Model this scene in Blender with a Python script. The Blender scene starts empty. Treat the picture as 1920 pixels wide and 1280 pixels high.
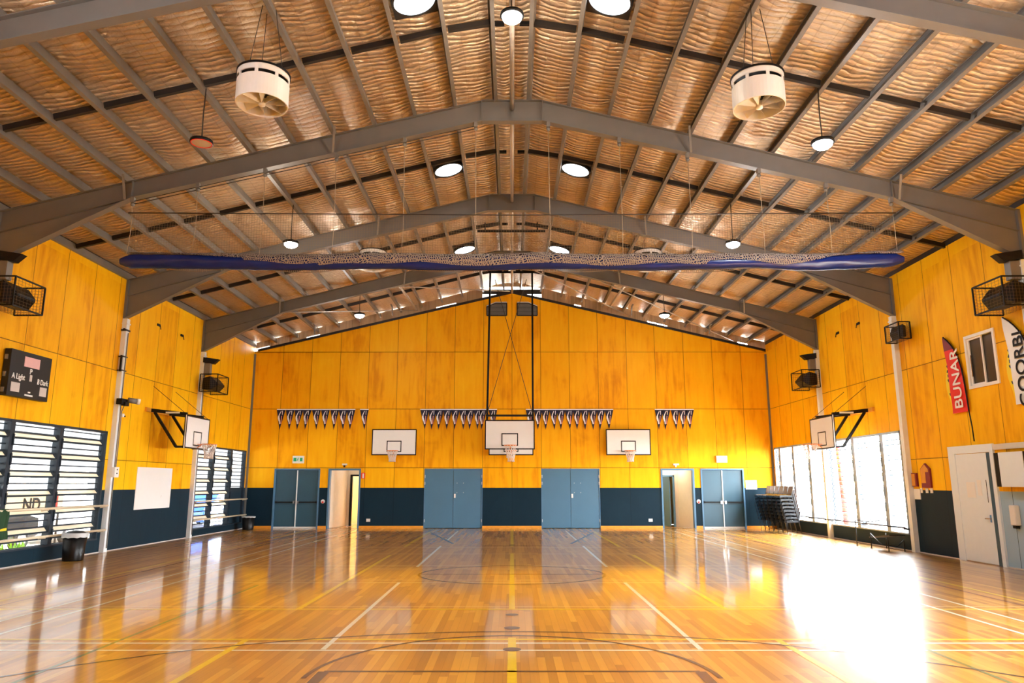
import bpy, math, random
from mathutils import Vector, Matrix, noise
R = math.radians
random.seed(7)
sc = bpy.context.scene
COL = sc.collection
ORG = {}

# ------------------------------------------------------------------ helpers
def tag(o, label=None, cat=None, group=None, kind=None):
    if label: o['label'] = label
    if cat: o['category'] = cat
    if group: o['group'] = group
    if kind: o['kind'] = kind
    return o

def thing(name, loc, label=None, cat=None, group=None, kind=None):
    o = bpy.data.objects.new(name, None); COL.objects.link(o)
    o.empty_display_size = .1
    o.location = loc; ORG[o.name] = Vector(loc)
    return tag(o, label, cat, group, kind)

class MB:
    """collects shapes in world coordinates, builds ONE mesh object"""
    def __init__(s): s.v = []; s.f = []; s.m = []; s.sm = []
    def add(s, vs, fs, mi=0, smooth=False):
        b = len(s.v); s.v += [tuple(p) for p in vs]
        s.f += [tuple(i + b for i in f) for f in fs]
        s.m += [mi] * len(fs); s.sm += [smooth] * len(fs); return s
    def box(s, x0, x1, y0, y1, z0, z1, mi=0):
        if x0 > x1: x0, x1 = x1, x0
        if y0 > y1: y0, y1 = y1, y0
        if z0 > z1: z0, z1 = z1, z0
        vs = [(x, y, z) for x in (x0, x1) for y in (y0, y1) for z in (z0, z1)]
        return s.add(vs, [(0, 1, 3, 2), (4, 6, 7, 5), (0, 4, 5, 1), (2, 3, 7, 6), (0, 2, 6, 4), (1, 5, 7, 3)], mi)
    def obox(s, c, sx, sy, sz, M=None, mi=0):
        c = Vector(c); M = M or Matrix.Identity(3)
        vs = [c + M @ Vector((a * sx / 2, b * sy / 2, d * sz / 2)) for a in (-1, 1) for b in (-1, 1) for d in (-1, 1)]
        return s.add(vs, [(0, 1, 3, 2), (4, 6, 7, 5), (0, 4, 5, 1), (2, 3, 7, 6), (0, 2, 6, 4), (1, 5, 7, 3)], mi)
    def bar(s, a, b, w, h=None, mi=0, up=(0, 0, 1)):
        a = Vector(a); b = Vector(b); h = h or w
        d = (b - a).normalized(); u = Vector(up)
        if abs(d.dot(u)) > .99: u = Vector((0, 1, 0))
        r = d.cross(u).normalized(); u = r.cross(d)
        vs = [p + r * i * w / 2 + u * j * h / 2 for p in (a, b) for i, j in ((-1, -1), (1, -1), (1, 1), (-1, 1))]
        return s.add(vs, [(0, 3, 2, 1), (4, 5, 6, 7), (0, 1, 5, 4), (1, 2, 6, 5), (2, 3, 7, 6), (3, 0, 4, 7)], mi)
    def tube(s, pts, r, n=8, mi=0, cap=True):
        pts = [Vector(p) for p in pts]; rs = r if isinstance(r, (list, tuple)) else [r] * len(pts)
        vs = []; fs = []
        for i, p in enumerate(pts):
            d = (pts[min(i + 1, len(pts) - 1)] - pts[max(i - 1, 0)]).normalized()
            u = Vector((0, 0, 1)) if abs(d.z) < .9 else Vector((1, 0, 0))
            a = d.cross(u).normalized(); b = a.cross(d)
            vs += [p + (a * math.cos(t) + b * math.sin(t)) * rs[i] for t in [k * 2 * math.pi / n for k in range(n)]]
        for i in range(len(pts) - 1):
            for k in range(n):
                k2 = (k + 1) % n
                fs.append((i * n + k, i * n + k2, (i + 1) * n + k2, (i + 1) * n + k))
        s.add(vs, fs, mi, True)
        if cap:
            b = len(s.v) - len(vs)
            s.f.append(tuple(b + k for k in range(n))[::-1]); s.f.append(tuple(b + (len(pts) - 1) * n + k for k in range(n)))
            s.m += [mi, mi]; s.sm += [False, False]
        return s
    def lathe(s, c, prof, n=32, mi=0, smooth=True):
        c = Vector(c); vs = []; fs = []
        for r, z in prof:
            vs += [c + Vector((r * math.cos(t), r * math.sin(t), z)) for t in [k * 2 * math.pi / n for k in range(n)]]
        for i in range(len(prof) - 1):
            for k in range(n):
                k2 = (k + 1) % n
                fs.append((i * n + k, i * n + k2, (i + 1) * n + k2, (i + 1) * n + k))
        return s.add(vs, fs, mi, smooth)
    def prism(s, poly, off, mi=0):
        """poly: list of 3d points (planar), off: extrusion vector"""
        n = len(poly); off = Vector(off); p = [Vector(q) for q in poly]
        vs = p + [q + off for q in p]
        fs = [tuple(range(n))[::-1], tuple(range(n, 2 * n))] + [(i, (i + 1) % n, (i + 1) % n + n, i + n) for i in range(n)]
        return s.add(vs, fs, mi)
    def build(s, name, mats, parent=None, org=None, bevel=0):
        if not isinstance(mats, (list, tuple)): mats = [mats]
        o0 = ORG[parent.name] if parent is not None else Vector(org or (0, 0, 0))
        me = bpy.data.meshes.new(name)
        me.from_pydata([(v[0] - o0.x, v[1] - o0.y, v[2] - o0.z) for v in s.v], [], s.f)
        for m in mats: me.materials.append(m)
        me.polygons.foreach_set('material_index', s.m)
        me.polygons.foreach_set('use_smooth', s.sm)
        me.update()
        o = bpy.data.objects.new(name, me); COL.objects.link(o)
        if parent is not None: o.parent = parent
        else: o.location = o0
        ORG[o.name] = o0
        if bevel:
            b = o.modifiers.new('bevel', 'BEVEL'); b.width = bevel; b.segments = 2; b.limit_method = 'ANGLE'
        return o

def copy_tree(o, parent=None, loc=None):
    c = o.copy(); COL.objects.link(c); c.parent = parent
    if loc is not None: c.location = loc
    for ch in [x for x in o.children]: copy_tree(ch, c)
    return c

def text(name, s, size, mat, origin, xdir, ydir, parent=None, stretch=1.0, depth=.004, align='LEFT', bold=0):
    cu = bpy.data.curves.new(name, 'FONT'); cu.body = s; cu.size = size; cu.extrude = depth; cu.align_x = align
    cu.offset = bold
    t = bpy.data.objects.new(name + '_tmp', cu); COL.objects.link(t)
    dg = bpy.context.evaluated_depsgraph_get()
    me = bpy.data.meshes.new_from_object(t.evaluated_get(dg))
    bpy.data.objects.remove(t); bpy.data.curves.remove(cu)
    X = Vector(xdir); Y = Vector(ydir); Z = X.cross(Y)
    o0 = ORG[parent.name] if parent is not None else Vector((0, 0, 0))
    M = Matrix(((X.x * stretch, Y.x, Z.x, origin[0] - o0.x), (X.y * stretch, Y.y, Z.y, origin[1] - o0.y), (X.z * stretch, Y.z, Z.z, origin[2] - o0.z), (0, 0, 0, 1)))
    me.transform(M); me.materials.clear(); me.materials.append(mat)
    o = bpy.data.objects.new(name, me); COL.objects.link(o)
    if parent is not None: o.parent = parent
    ORG[o.name] = o0
    return o

# ------------------------------------------------------------------ materials
def newmat(name):
    m = bpy.data.materials.new(name); m.use_nodes = True
    return m, m.node_tree, m.node_tree.nodes, m.node_tree.links
def pmat(name, col, rough=.5, metal=0., coat=0., emit=None, es=0., nz=.06, nscale=8., spec=None):
    """principled material with a slight procedural tone variation"""
    m, nt, N, L = newmat(name); b = N['Principled BSDF']
    b.inputs['Roughness'].default_value = rough; b.inputs['Metallic'].default_value = metal
    b.inputs['Coat Weight'].default_value = coat
    if spec is not None: b.inputs['Specular IOR Level'].default_value = spec
    if emit: b.inputs['Emission Color'].default_value = (*emit, 1); b.inputs['Emission Strength'].default_value = es
    tc = N.new('ShaderNodeNewGeometry'); no = N.new('ShaderNodeTexNoise'); no.inputs['Scale'].default_value = nscale
    no.inputs['Detail'].default_value = 3
    L.new(tc.outputs['Position'], no.inputs['Vector'])
    mx = N.new('ShaderNodeMix'); mx.data_type = 'RGBA'
    mx.inputs[6].default_value = (*[c * (1 - nz) for c in col], 1); mx.inputs[7].default_value = (*[min(1, c * (1 + nz)) for c in col], 1)
    L.new(no.outputs['Fac'], mx.inputs[0]); L.new(mx.outputs[2], b.inputs['Base Color'])
    return m
def MATH(nt, op, a, b=None, c=None):
    n = nt.nodes.new('ShaderNodeMath'); n.operation = op
    for i, x in enumerate((a, b, c)):
        if x is None: continue
        if isinstance(x, (int, float)): n.inputs[i].default_value = x
        else: nt.links.new(x, n.inputs[i])
    return n.outputs[0]
def MIX(nt, f, a, b, mode='MIX'):
    n = nt.nodes.new('ShaderNodeMix'); n.data_type = 'RGBA'; n.blend_type = mode
    for i, x in ((0, f), (6, a), (7, b)):
        if isinstance(x, (int, float)): n.inputs[i].default_value = x
        elif isinstance(x, tuple): n.inputs[i].default_value = (*x, 1)
        else: nt.links.new(x, n.inputs[i])
    return n.outputs[2]
def COMB(nt, x, y, z):
    n = nt.nodes.new('ShaderNodeCombineXYZ')
    for i, q in enumerate((x, y, z)):
        if isinstance(q, (int, float)): n.inputs[i].default_value = q
        else: nt.links.new(q, n.inputs[i])
    return n.outputs[0]
def POS(nt):
    g = nt.nodes.new('ShaderNodeNewGeometry'); s = nt.nodes.new('ShaderNodeSeparateXYZ'); nt.links.new(g.outputs['Position'], s.inputs[0])
    return s.outputs[0], s.outputs[1], s.outputs[2]
def NOISE(nt, vec, scale, detail=3, rough=.5, dist=0):
    n = nt.nodes.new('ShaderNodeTexNoise'); n.inputs['Scale'].default_value = scale; n.inputs['Detail'].default_value = detail
    n.inputs['Roughness'].default_value = rough; n.inputs['Distortion'].default_value = dist
    nt.links.new(vec, n.inputs['Vector']); return n.outputs['Fac']
def RAMP(nt, f, stops):
    n = nt.nodes.new('ShaderNodeValToRGB'); e = n.color_ramp.elements
    while len(e) < len(stops): e.new(.5)
    for i, (p, c) in enumerate(stops): e[i].position = p; e[i].color = (*c, 1)
    nt.links.new(f, n.inputs[0]); return n.outputs[0]

def wall_mat(name, axis, off, top=(.92, .45, .006), light_below=None):
    m, nt, N, L = newmat(name); b = N['Principled BSDF']
    x, y, z = POS(nt); u = x if axis == 'x' else y
    pu = MATH(nt, 'DIVIDE', MATH(nt, 'SUBTRACT', u, off), 1.2); pz = MATH(nt, 'DIVIDE', z, 2.4)
    fu = MATH(nt, 'ABSOLUTE', MATH(nt, 'SUBTRACT', MATH(nt, 'FRACT', MATH(nt, 'ADD', pu, 100.5)), .5))
    fz = MATH(nt, 'ABSOLUTE', MATH(nt, 'SUBTRACT', MATH(nt, 'FRACT', MATH(nt, 'ADD', pz, 100.5)), .5))
    seam = MATH(nt, 'MAXIMUM', MATH(nt, 'LESS_THAN', fu, .0068), MATH(nt, 'MULTIPLY', MATH(nt, 'LESS_THAN', fz, .0036), MATH(nt, 'LESS_THAN', z, 9. if axis == 'x' else 6.)))
    wn = N.new('ShaderNodeTexWhiteNoise'); wn.noise_dimensions = '3D'
    L.new(COMB(nt, MATH(nt, 'FLOOR', pu), MATH(nt, 'FLOOR', pz), 3.3), wn.inputs['Vector'])
    # grain: vertical streaks + blotches
    g = NOISE(nt, COMB(nt, MATH(nt, 'MULTIPLY', u, 6.), wn.outputs['Value'], MATH(nt, 'MULTIPLY', z, .55)), 1.0, 6, .62, .5)
    bl = NOISE(nt, COMB(nt, u, MATH(nt, 'MULTIPLY', wn.outputs['Value'], 9.), MATH(nt, 'MULTIPLY', z, .6)), 1.1, 5, .6, .8)
    tint = MATH(nt, 'ADD', MATH(nt, 'MULTIPLY', g, .6), MATH(nt, 'ADD', MATH(nt, 'MULTIPLY', bl, .55), MATH(nt, 'MULTIPLY', wn.outputs['Value'], .18)))
    dark = tuple(c * k for c, k in zip(top, (.72, .52, .4))); hi = (min(1, top[0] * 1.08), top[1] * 1.32, top[2] * 2.2)
    ply = RAMP(nt, tint, [(.38, dark), (.62, top), (.95, hi)])
    navy = MIX(nt, bl, (.005, .017, .030), (.010, .030, .047))
    if light_below: navy = MIX(nt, MATH(nt, 'LESS_THAN', y, light_below[0]), navy, light_below[1])
    low = MATH(nt, 'LESS_THAN', z, 1.6)
    c = MIX(nt, low, ply, navy)
    sc_ = MIX(nt, low, (.07, .018, .003), (.005, .012, .02))
    L.new(MIX(nt, MATH(nt, 'MULTIPLY', seam, .85), c, sc_), b.inputs['Base Color'])
    b.inputs['Roughness'].default_value = .5; b.inputs['Specular IOR Level'].default_value = .1
    bp = N.new('ShaderNodeBump'); bp.inputs['Strength'].default_value = .4; bp.inputs['Distance'].default_value = .008
    L.new(MATH(nt, 'SUBTRACT', 1., seam), bp.inputs['Height']); L.new(bp.outputs[0], b.inputs['Normal'])
    return m

M_wallL = wall_mat('plywood_left', 'y', 15.9)
M_wallR = wall_mat('plywood_right', 'y', 15.9, light_below=(16.35, (.36, .50, .62)))
M_wallB = wall_mat('plywood_back', 'x', 0.0, top=(.90, .40, .004))

def floor_mat():
    m, nt, N, L = newmat('hardwood_floor'); b = N['Principled BSDF']
    x, y, z = POS(nt)
    px = MATH(nt, 'DIVIDE', x, .085); cx = MATH(nt, 'FLOOR', px)
    w1 = N.new('ShaderNodeTexWhiteNoise'); w1.noise_dimensions = '1D'; L.new(cx, w1.inputs['W'])
    py = MATH(nt, 'DIVIDE', MATH(nt, 'ADD', y, MATH(nt, 'MULTIPLY', w1.outputs['Value'], 7.)), 1.7); cy = MATH(nt, 'FLOOR', py)
    w2 = N.new('ShaderNodeTexWhiteNoise'); w2.noise_dimensions = '2D'; L.new(COMB(nt, cx, cy, 0.), w2.inputs['Vector'])
    gr = NOISE(nt, COMB(nt, MATH(nt, 'MULTIPLY', x, 30.), MATH(nt, 'MULTIPLY', y, 1.2), w2.outputs['Value']), 1., 5, .65)
    big = NOISE(nt, COMB(nt, MATH(nt, 'MULTIPLY', x, .8), MATH(nt, 'MULTIPLY', y, .25), 0.), 1., 3)
    t = MATH(nt, 'ADD', MATH(nt, 'MULTIPLY', w2.outputs['Value'], .58), MATH(nt, 'ADD', MATH(nt, 'MULTIPLY', gr, .3), MATH(nt, 'MULTIPLY', big, .15)))
    c = RAMP(nt, t, [(.1, (.40, .165, .028)), (.45, (.60, .265, .040)), (.75, (.76, .37, .055)), (1., (.88, .52, .12))])
    gap = MATH(nt, 'LESS_THAN', MATH(nt, 'ABSOLUTE', MATH(nt, 'SUBTRACT', MATH(nt, 'FRACT', px), .5)), .47)
    gy = MATH(nt, 'LESS_THAN', MATH(nt, 'ABSOLUTE', MATH(nt, 'SUBTRACT', MATH(nt, 'FRACT', py), .5)), .4985)
    k = MATH(nt, 'MULTIPLY', gap, gy)
    L.new(MIX(nt, MATH(nt, 'MULTIPLY', MATH(nt, 'SUBTRACT', 1., k), .25), c, (.06, .02, .006)), b.inputs['Base Color'])
    b.inputs['Roughness'].default_value = .38; b.inputs['Specular IOR Level'].default_value = .3
    b.inputs['Coat Weight'].default_value = .9; b.inputs['Coat Roughness'].default_value = .09; b.inputs['Coat IOR'].default_value = 1.5
    nb = NOISE(nt, COMB(nt, MATH(nt, 'MULTIPLY', x, 3.), MATH(nt, 'MULTIPLY', y, .7), 0.), 1.5, 2)
    bp = N.new('ShaderNodeBump'); bp.inputs['Strength'].default_value = .02; bp.inputs['Distance'].default_value = .015
    L.new(nb, bp.inputs['Height'])
    return m
M_floor = floor_mat()
def line_mat(name, col):
    m = pmat(name, col, .38, coat=.9, nz=.12, nscale=14.); b = m.node_tree.nodes['Principled BSDF']
    b.inputs['Coat Roughness'].default_value = .09; b.inputs['Coat IOR'].default_value = 1.5; return m
L_yel = line_mat('line_yellow', (1., .62, .0)); L_whi = line_mat('line_white', (1., .90, .68)); L_dark = line_mat('line_dark', (.035, .012, .014))
L_red = line_mat('line_red', (.26, .04, .02)); L_grn = line_mat('line_green', (.16, .20, .05)); L_pale = line_mat('line_pale', (.86, .58, .25))

def foil_mat():
    m, nt, N, L = newmat('foil_insulation'); b = N['Principled BSDF']
    x, y, z = POS(nt)
    warp = NOISE(nt, COMB(nt, MATH(nt, 'MULTIPLY', x, 1.4), MATH(nt, 'MULTIPLY', y, 1.4), 0.), 1., 3)
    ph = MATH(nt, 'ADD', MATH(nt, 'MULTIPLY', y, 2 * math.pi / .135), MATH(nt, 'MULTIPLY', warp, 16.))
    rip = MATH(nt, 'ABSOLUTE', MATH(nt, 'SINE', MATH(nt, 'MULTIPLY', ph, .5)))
    ax = MATH(nt, 'ABSOLUTE', x)
    q = MATH(nt, 'FRACT', MATH(nt, 'DIVIDE', MATH(nt, 'ADD', ax, MATH(nt, 'MULTIPLY', warp, .12)), .2903))
    seam = MATH(nt, 'LESS_THAN', MATH(nt, 'ABSOLUTE', MATH(nt, 'SUBTRACT', q, .5)), .035)
    cr = NOISE(nt, COMB(nt, MATH(nt, 'MULTIPLY', x, 5.), MATH(nt, 'MULTIPLY', y, 9.), 0.), 1.6, 5, .7, 1.2)
    fine = NOISE(nt, COMB(nt, MATH(nt, 'MULTIPLY', x, 14.), MATH(nt, 'MULTIPLY', y, 30.), 0.), 1., 3)
    h = MATH(nt, 'ADD', MATH(nt, 'MULTIPLY', rip, .8), MATH(nt, 'ADD', MATH(nt, 'MULTIPLY', cr, .8), MATH(nt, 'MULTIPLY', fine, .12)))
    h = MATH(nt, 'SUBTRACT', h, MATH(nt, 'MULTIPLY', seam, .12))
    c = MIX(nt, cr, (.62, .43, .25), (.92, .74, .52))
    c = MIX(nt, MATH(nt, 'MULTIPLY', MATH(nt, 'LESS_THAN', rip, .3), .3), c, (.40, .24, .11))  # shade in the ripple valleys painted into the foil colour
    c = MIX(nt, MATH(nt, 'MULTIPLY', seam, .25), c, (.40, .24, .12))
    L.new(c, b.inputs['Base Color'])
    b.inputs['Metallic'].default_value = .8; b.inputs['Roughness'].default_value = .30
    bp = N.new('ShaderNodeBump'); bp.inputs['Strength'].default_value = 1.; bp.inputs['Distance'].default_value = .055
    L.new(h, bp.inputs['Height']); L.new(bp.outputs[0], b.inputs['Normal'])
    return m
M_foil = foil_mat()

M_steel = pmat('grey_steel', (.19, .175, .16), .5, .25, nz=.12, nscale=3)
M_galv = pmat('galvanised', (.20, .18, .16), .5, .1, nz=.15, nscale=6)
M_darkst = pmat('dark_steel', (.022, .018, .016), .5, .2)
M_pale = pmat('pale_grey_paint', (.78, .82, .84), .4)
M_pipe = pmat('pole_paint', (.48, .42, .36), .35, .3)
M_white = pmat('white_plastic', (.80, .77, .72), .4, nz=.03)
M_fanw = pmat('fan_shell', (.86, .82, .78), .4, nz=.03)
M_board = pmat('board_white', (.84, .84, .83), .35, nz=.02)
M_black = pmat('black_paint', (.004, .0035, .004), .5, spec=.25)
M_blackp = pmat('black_plastic', (.018, .018, .02), .28)
M_rim = pmat('orange_rim', (.85, .25, .03), .4)
M_net = pmat('net_cord', (.82, .72, .66), .7)
M_door = pmat('blue_grey_door', (.065, .17, .27), .38, nz=.08, nscale=2)
M_doord = pmat('blue_grey_frame', (.07, .18, .31), .4)
M_leaf = pmat('panic_door_leaf', (.025, .085, .13), .33, nz=.1, nscale=2)
M_pdoor = pmat('pale_blue_door', (.78, .86, .92), .35, nz=.03)
M_cream = pmat('cream_plaster', (.80, .66, .36), .6)
M_cream2 = pmat('pale_cream', (.74, .66, .54), .6)
M_ply = pmat('skirting_timber', (.72, .30, .03), .45, nz=.15)
M_navy = pmat('navy_paint', (.014, .032, .048), .4)
M_mull = pmat('window_frame_grey', (.016, .026, .040), .45, spec=.3)
M_mullR = pmat('window_frame_blue', (.34, .42, .52), .4)
M_rail = pmat('cream_rail', (.72, .60, .42), .4)
M_blue = pmat('blue_vinyl', (.004, .02, .17), .25, nz=.25, nscale=2.5)
M_cord = pmat('cord_tan', (.26, .18, .11), .7)
M_rope = pmat('rope_white', (.50, .40, .28), .7)
M_wire = pmat('dark_wire', (.03, .022, .016), .6)
M_cage = pmat('cage_wire', (.10, .06, .025), .5, .3)
M_navyf = pmat('pennant_navy', (.005, .004, .028), .7)
M_penw = pmat('pennant_white', (.85, .82, .86), .6)
M_penr = pmat('pennant_pink', (.72, .30, .26), .6)
M_red = pmat('flag_red', (.78, .02, .015), .5)
M_mar = pmat('flag_maroon', (.20, .008, .02), .5)
M_yelf = pmat('flag_yellow', (.92, .66, .01), .5)
M_sign = pmat('sign_white', (.85, .87, .84), .5)
M_green = pmat('sign_green', (.01, .42, .20), .5)
M_cloth = pmat('green_cloth', (.006, .04, .008), .8, nz=.3, nscale=12)
M_bin = pmat('bin_black', (.003, .0025, .0025), .4, spec=.3)
M_liner = pmat('bin_liner', (.55, .57, .58), .3)
M_score = pmat('scoreboard_black', (.011, .0105, .01), .5, spec=.3)
M_pink = pmat('dead_led_pink', (.72, .42, .42), .4)
M_greyp = pmat('dead_led_grey', (.58, .53, .50), .4)
M_darkglass = pmat('dark_curtain_glass', (.05, .042, .034), .15)
M_chair = pmat('chair_black', (.005, .005, .007), .25)
M_chairb = pmat('chair_back_brown', (.10, .045, .022), .35)
M_chrome = pmat('chrome', (.7, .7, .72), .15, 1.)
M_concrete = pmat('paving', (.62, .58, .52), .8)
M_render = pmat('outside_wall', (.80, .74, .62), .8)
M_carw = pmat('car_white', (.75, .75, .78), .2, coat=.6)
M_card = pmat('car_dark', (.03, .04, .05), .15, coat=.8)
M_carb = pmat('car_blue', (.02, .08, .45), .2, coat=.8)
M_leafg = pmat('leaf_lime', (.25, .55, .02), .6, nz=.4)
M_tyre = pmat('tyre', (.015, .015, .015), .7)

def emat(name, col, s):
    m, nt, N, L = newmat(name); N.remove(N['Principled BSDF'])
    e = N.new('ShaderNodeEmission'); e.inputs[0].default_value = (*col, 1); e.inputs[1].default_value = s
    L.new(e.outputs[0], N['Material Output'].inputs[0]); return m
E_lamp = emat('lamp_glow', (.88, .95, 1.), 60)
E_lampw = emat('lamp_glow_warm', (1., .93, .75), 60)
E_sky = emat('skylight_glow', (.80, .92, 1.), 3)
E_tube = emat('tube_glow', (1., .97, .9), 12)

def glass_mat(name, refl, tint, cream_refl=0.):
    m, nt, N, L = newmat(name); N.remove(N['Principled BSDF'])
    t = N.new('ShaderNodeBsdfTransparent'); t.inputs[0].default_value = (*tint, 1)
    g = N.new('ShaderNodeBsdfGlossy'); g.inputs['Roughness'].default_value = .05
    mx = N.new('ShaderNodeMixShader'); mx.inputs[0].default_value = refl
    L.new(t.outputs[0], mx.inputs[1]); L.new(g.outputs[0], mx.inputs[2]); out = mx.outputs[0]
    if cream_refl:
        tr = N.new('ShaderNodeBsdfTranslucent'); tr.inputs[0].default_value = (.95, .85, .7, 1)
        df = N.new('ShaderNodeBsdfDiffuse'); df.inputs[0].default_value = (.85, .76, .62, 1)
        a = N.new('ShaderNodeMixShader'); a.inputs[0].default_value = .5; L.new(tr.outputs[0], a.inputs[1]); L.new(df.outputs[0], a.inputs[2])
        c = N.new('ShaderNodeMixShader'); c.inputs[0].default_value = cream_refl; L.new(out, c.inputs[1]); L.new(a.outputs[0], c.inputs[2]); out = c.outputs[0]
    L.new(out, N['Material Output'].inputs[0]); return m
G_clear = glass_mat('louvre_glass', .06, (.97, .98, .98))
G_creamrefl = glass_mat('painted_reflection_glass', .08, (.96, .96, .94), .85)  # cream reflection of the paving painted into the tilted blades

# ------------------------------------------------------------------ room
XL, XR, YB, YF = -10.82, 10.68, 30.2, -3.0
FR = [9.35, 14.6, 19.85, 25.05]          # portal frames in view
def rt(x): return 9.93 - .25 * max(0., abs(x) - .65)      # top of rafter
def foilz(x): return 9.93 + .235 - .25 * (abs(x) - .65) if abs(x) > .3 else 9.93 + .235 + .0875

# floor with its painted markings (2 mm paint film)
fb = MB(); fb.box(XL - .2, XR + .2, YF - .2, YB + .2, -.12, 0, 0)
def fl_line(x0, y0, x1, y1, w, mi, z=.0015):
    w *= 1.2
    a = Vector((x0, y0, z)); b = Vector((x1, y1, z)); d = (b - a).normalized(); n = Vector((-d.y, d.x, 0)) * w / 2
    fb.add([a - n, b - n, b + n, a + n], [(0, 1, 2, 3)], mi)
def fl_arc(cx, cy, r, a0, a1, w, mi, z=.002, ry=None):
    ry = ry or r; n = max(8, int(abs(a1 - a0) / 3)); vs = []
    for i in range(n + 1):
        t = R(a0 + (a1 - a0) * i / n)
        vs += [(cx + (r - w / 2) * math.cos(t), cy + (ry - w / 2) * math.sin(t), z), (cx + (r + w / 2) * math.cos(t), cy + (ry + w / 2) * math.sin(t), z)]
    fb.add(vs, [(2 * i, 2 * i + 1, 2 * i + 3, 2 * i + 2) for i in range(n)], mi)
Y_, W_, D_, R_, G_, P_ = 1, 2, 3, 4, 5, 6
for y0, y1 in ((29.7, 21.6), (19.5, 11.02), (9.02, 4.)): fl_line(0, y0, 0, y1, .075, Y_)
for s in (-1, 1):
    for y0, y1 in ((28.1, 21.5), (19.1, 11.0), (8.9, 2.)): fl_line(3.06 * s, y0, 3.06 * s, y1, .065, Y_)
    for y0, y1 in ((28.7, 24.), (21.8, 16.4), (13.85, 8.4)): fl_line(2.05 * s, y0, 2.05 * s, y1, .05, W_)
    fl_line(3.0 * s, 27.7, 1.77 * s, 22.6, .07, D_)
    fl_line(7.85 * s, 29., 7.85 * s, 2., .06, Y_); fl_line(7.55 * s, 29., 7.55 * s, 2., .05, R_)
    fl_line(6.68 * s, 29., 6.68 * s, 2., .045, W_); fl_line(6.12 * s, 29., 6.12 * s, 2., .045, W_)
    fl_line(4.5 * s, 13.5, 4.5 * s, 3., .04, G_)
    fl_line(1.8 * s, 7.45, 1.8 * s, 3., .09, D_, .0022)
for y, w, mi, xw in ((10.98, .055, Y_, 7.85), (11.2, .035, P_, 7.85), (8.92, .055, Y_, 7.85), (8.72, .045, W_, 7.85), (8.36, .045, W_, 7.85), (13.85, .05, P_, 6.68), (14.2, .04, P_, 6.68),
                     (16.0, .05, P_, 7.85), (16.6, .05, P_, 7.85), (19.35, .06, P_, 6.68), (21.3, .06, P_, 6.68)): fl_line(-xw, y, xw, y, w, mi, .0012)
fl_line(-1.8, 15.1, 1.8, 15.1, .04, D_); fl_arc(0, 15.1, 1.84, 0, 360, .05, D_, ry=1.5)
fl_line(-1.8, 7.46, 1.8, 7.46, .045, D_); fl_arc(0, 7.2, 1.93, 0, 180, .05, D_)
fl_arc(0, 2.95, 6.42, 20, 160, .045, D_); fl_arc(0, 28.2, 6.3, 200, 340, .04, D_)
for y, r in ((10.54, .09), (9.6, .1), (8.4, .1), (22.1, .09)): fl_arc(0, y, r / 2, 0, 360, r, D_, .0026, ry=r / 2)
fl = fb.build('floor', [M_floor, L_yel, L_whi, L_dark, L_red, L_grn, L_pale]); tag(fl, kind='structure')

def wall_boxes(axis, c0, c1, a0, a1, z0, z1, holes):
    mb = MB(); cuts = sorted({a0, a1, *[h[0] for h in holes], *[h[1] for h in holes]})
    for p, q in zip(cuts[:-1], cuts[1:]):
        h = [h for h in holes if h[0] <= p + 1e-6 and h[1] >= q - 1e-6]
        spans = [(z0, z1)] if not h else [(z0, h[0][2]), (h[0][3], z1)]
        for s0, s1 in spans:
            if s1 - s0 < 1e-4: continue
            if axis == 'x': mb.box(c0, c1, p, q, s0, s1)
            else: mb.box(p, q, c0, c1, s0, s1)
    return mb
WIN_L = [(14.85, 19.6, .33, 3.14), (25.2, 30.0, .22, 3.08)]
WIN_R = [(20.18, 25.0, .42, 3.2), (25.3, 30.0, .42, 3.2), (4.4, 9.2, .42, 3.2)]  # last opening is out of view, added to let in more daylight
tag(wall_boxes('x', XL - .16, XL, YF, YB + .2, -.12, 7.5, WIN_L).build('wall_left', M_wallL), kind='structure')
tag(wall_boxes('x', XR, XR + .16, YF, YB + .2, -.12, 7.5, WIN_R + [(15.86, 16.82, 3.98, 5.1)]).build('wall_right', M_wallR), kind='structure')
DOORS = [(-9.68, -7.82, 0, 2.37), (-7.48, -6.16, 0, 2.37), (-3.57, -1.2, 0, 2.37), (1.19, 3.57, 0, 2.37), (6.06, 7.42, 0, 2.37), (7.68, 9.44, 0, 2.37)]
bw = wall_boxes('y', YB, YB + .2, XL - .16, XR + .16, -.12, 7.2, DOORS)
def gz(x): return 9.74 - .237 * abs(x)
g = [(XL - .16, YB, 7.2)] + [(x, YB, gz(x)) for x in (XL - .16, 0, XR + .16)] + [(XR + .16, YB, 7.2)]
bw.prism([(XL - .16, YB, 7.2), (XR + .16, YB, 7.2), (XR + .16, YB, gz(XR)), (0, YB, gz(0)), (XL - .16, YB, gz(XL))], (0, .2, 0))
tag(bw.build('wall_back', M_wallB), kind='structure')
tag(wall_boxes('y', YF - .2, YF, XL - .16, XR + .16, -.12, 10.3, []).build('wall_front', M_wallB), kind='structure')
# gable rafter on the back wall
gr_ = MB()
for s in (-1, 1): gr_.bar((0, YB + .1, gz(0) + .06), (s * 10.7, YB + .1, gz(10.7) + .06), .2, .11)
tag(gr_.build('trim_gable', M_darkst), kind='structure')

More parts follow.
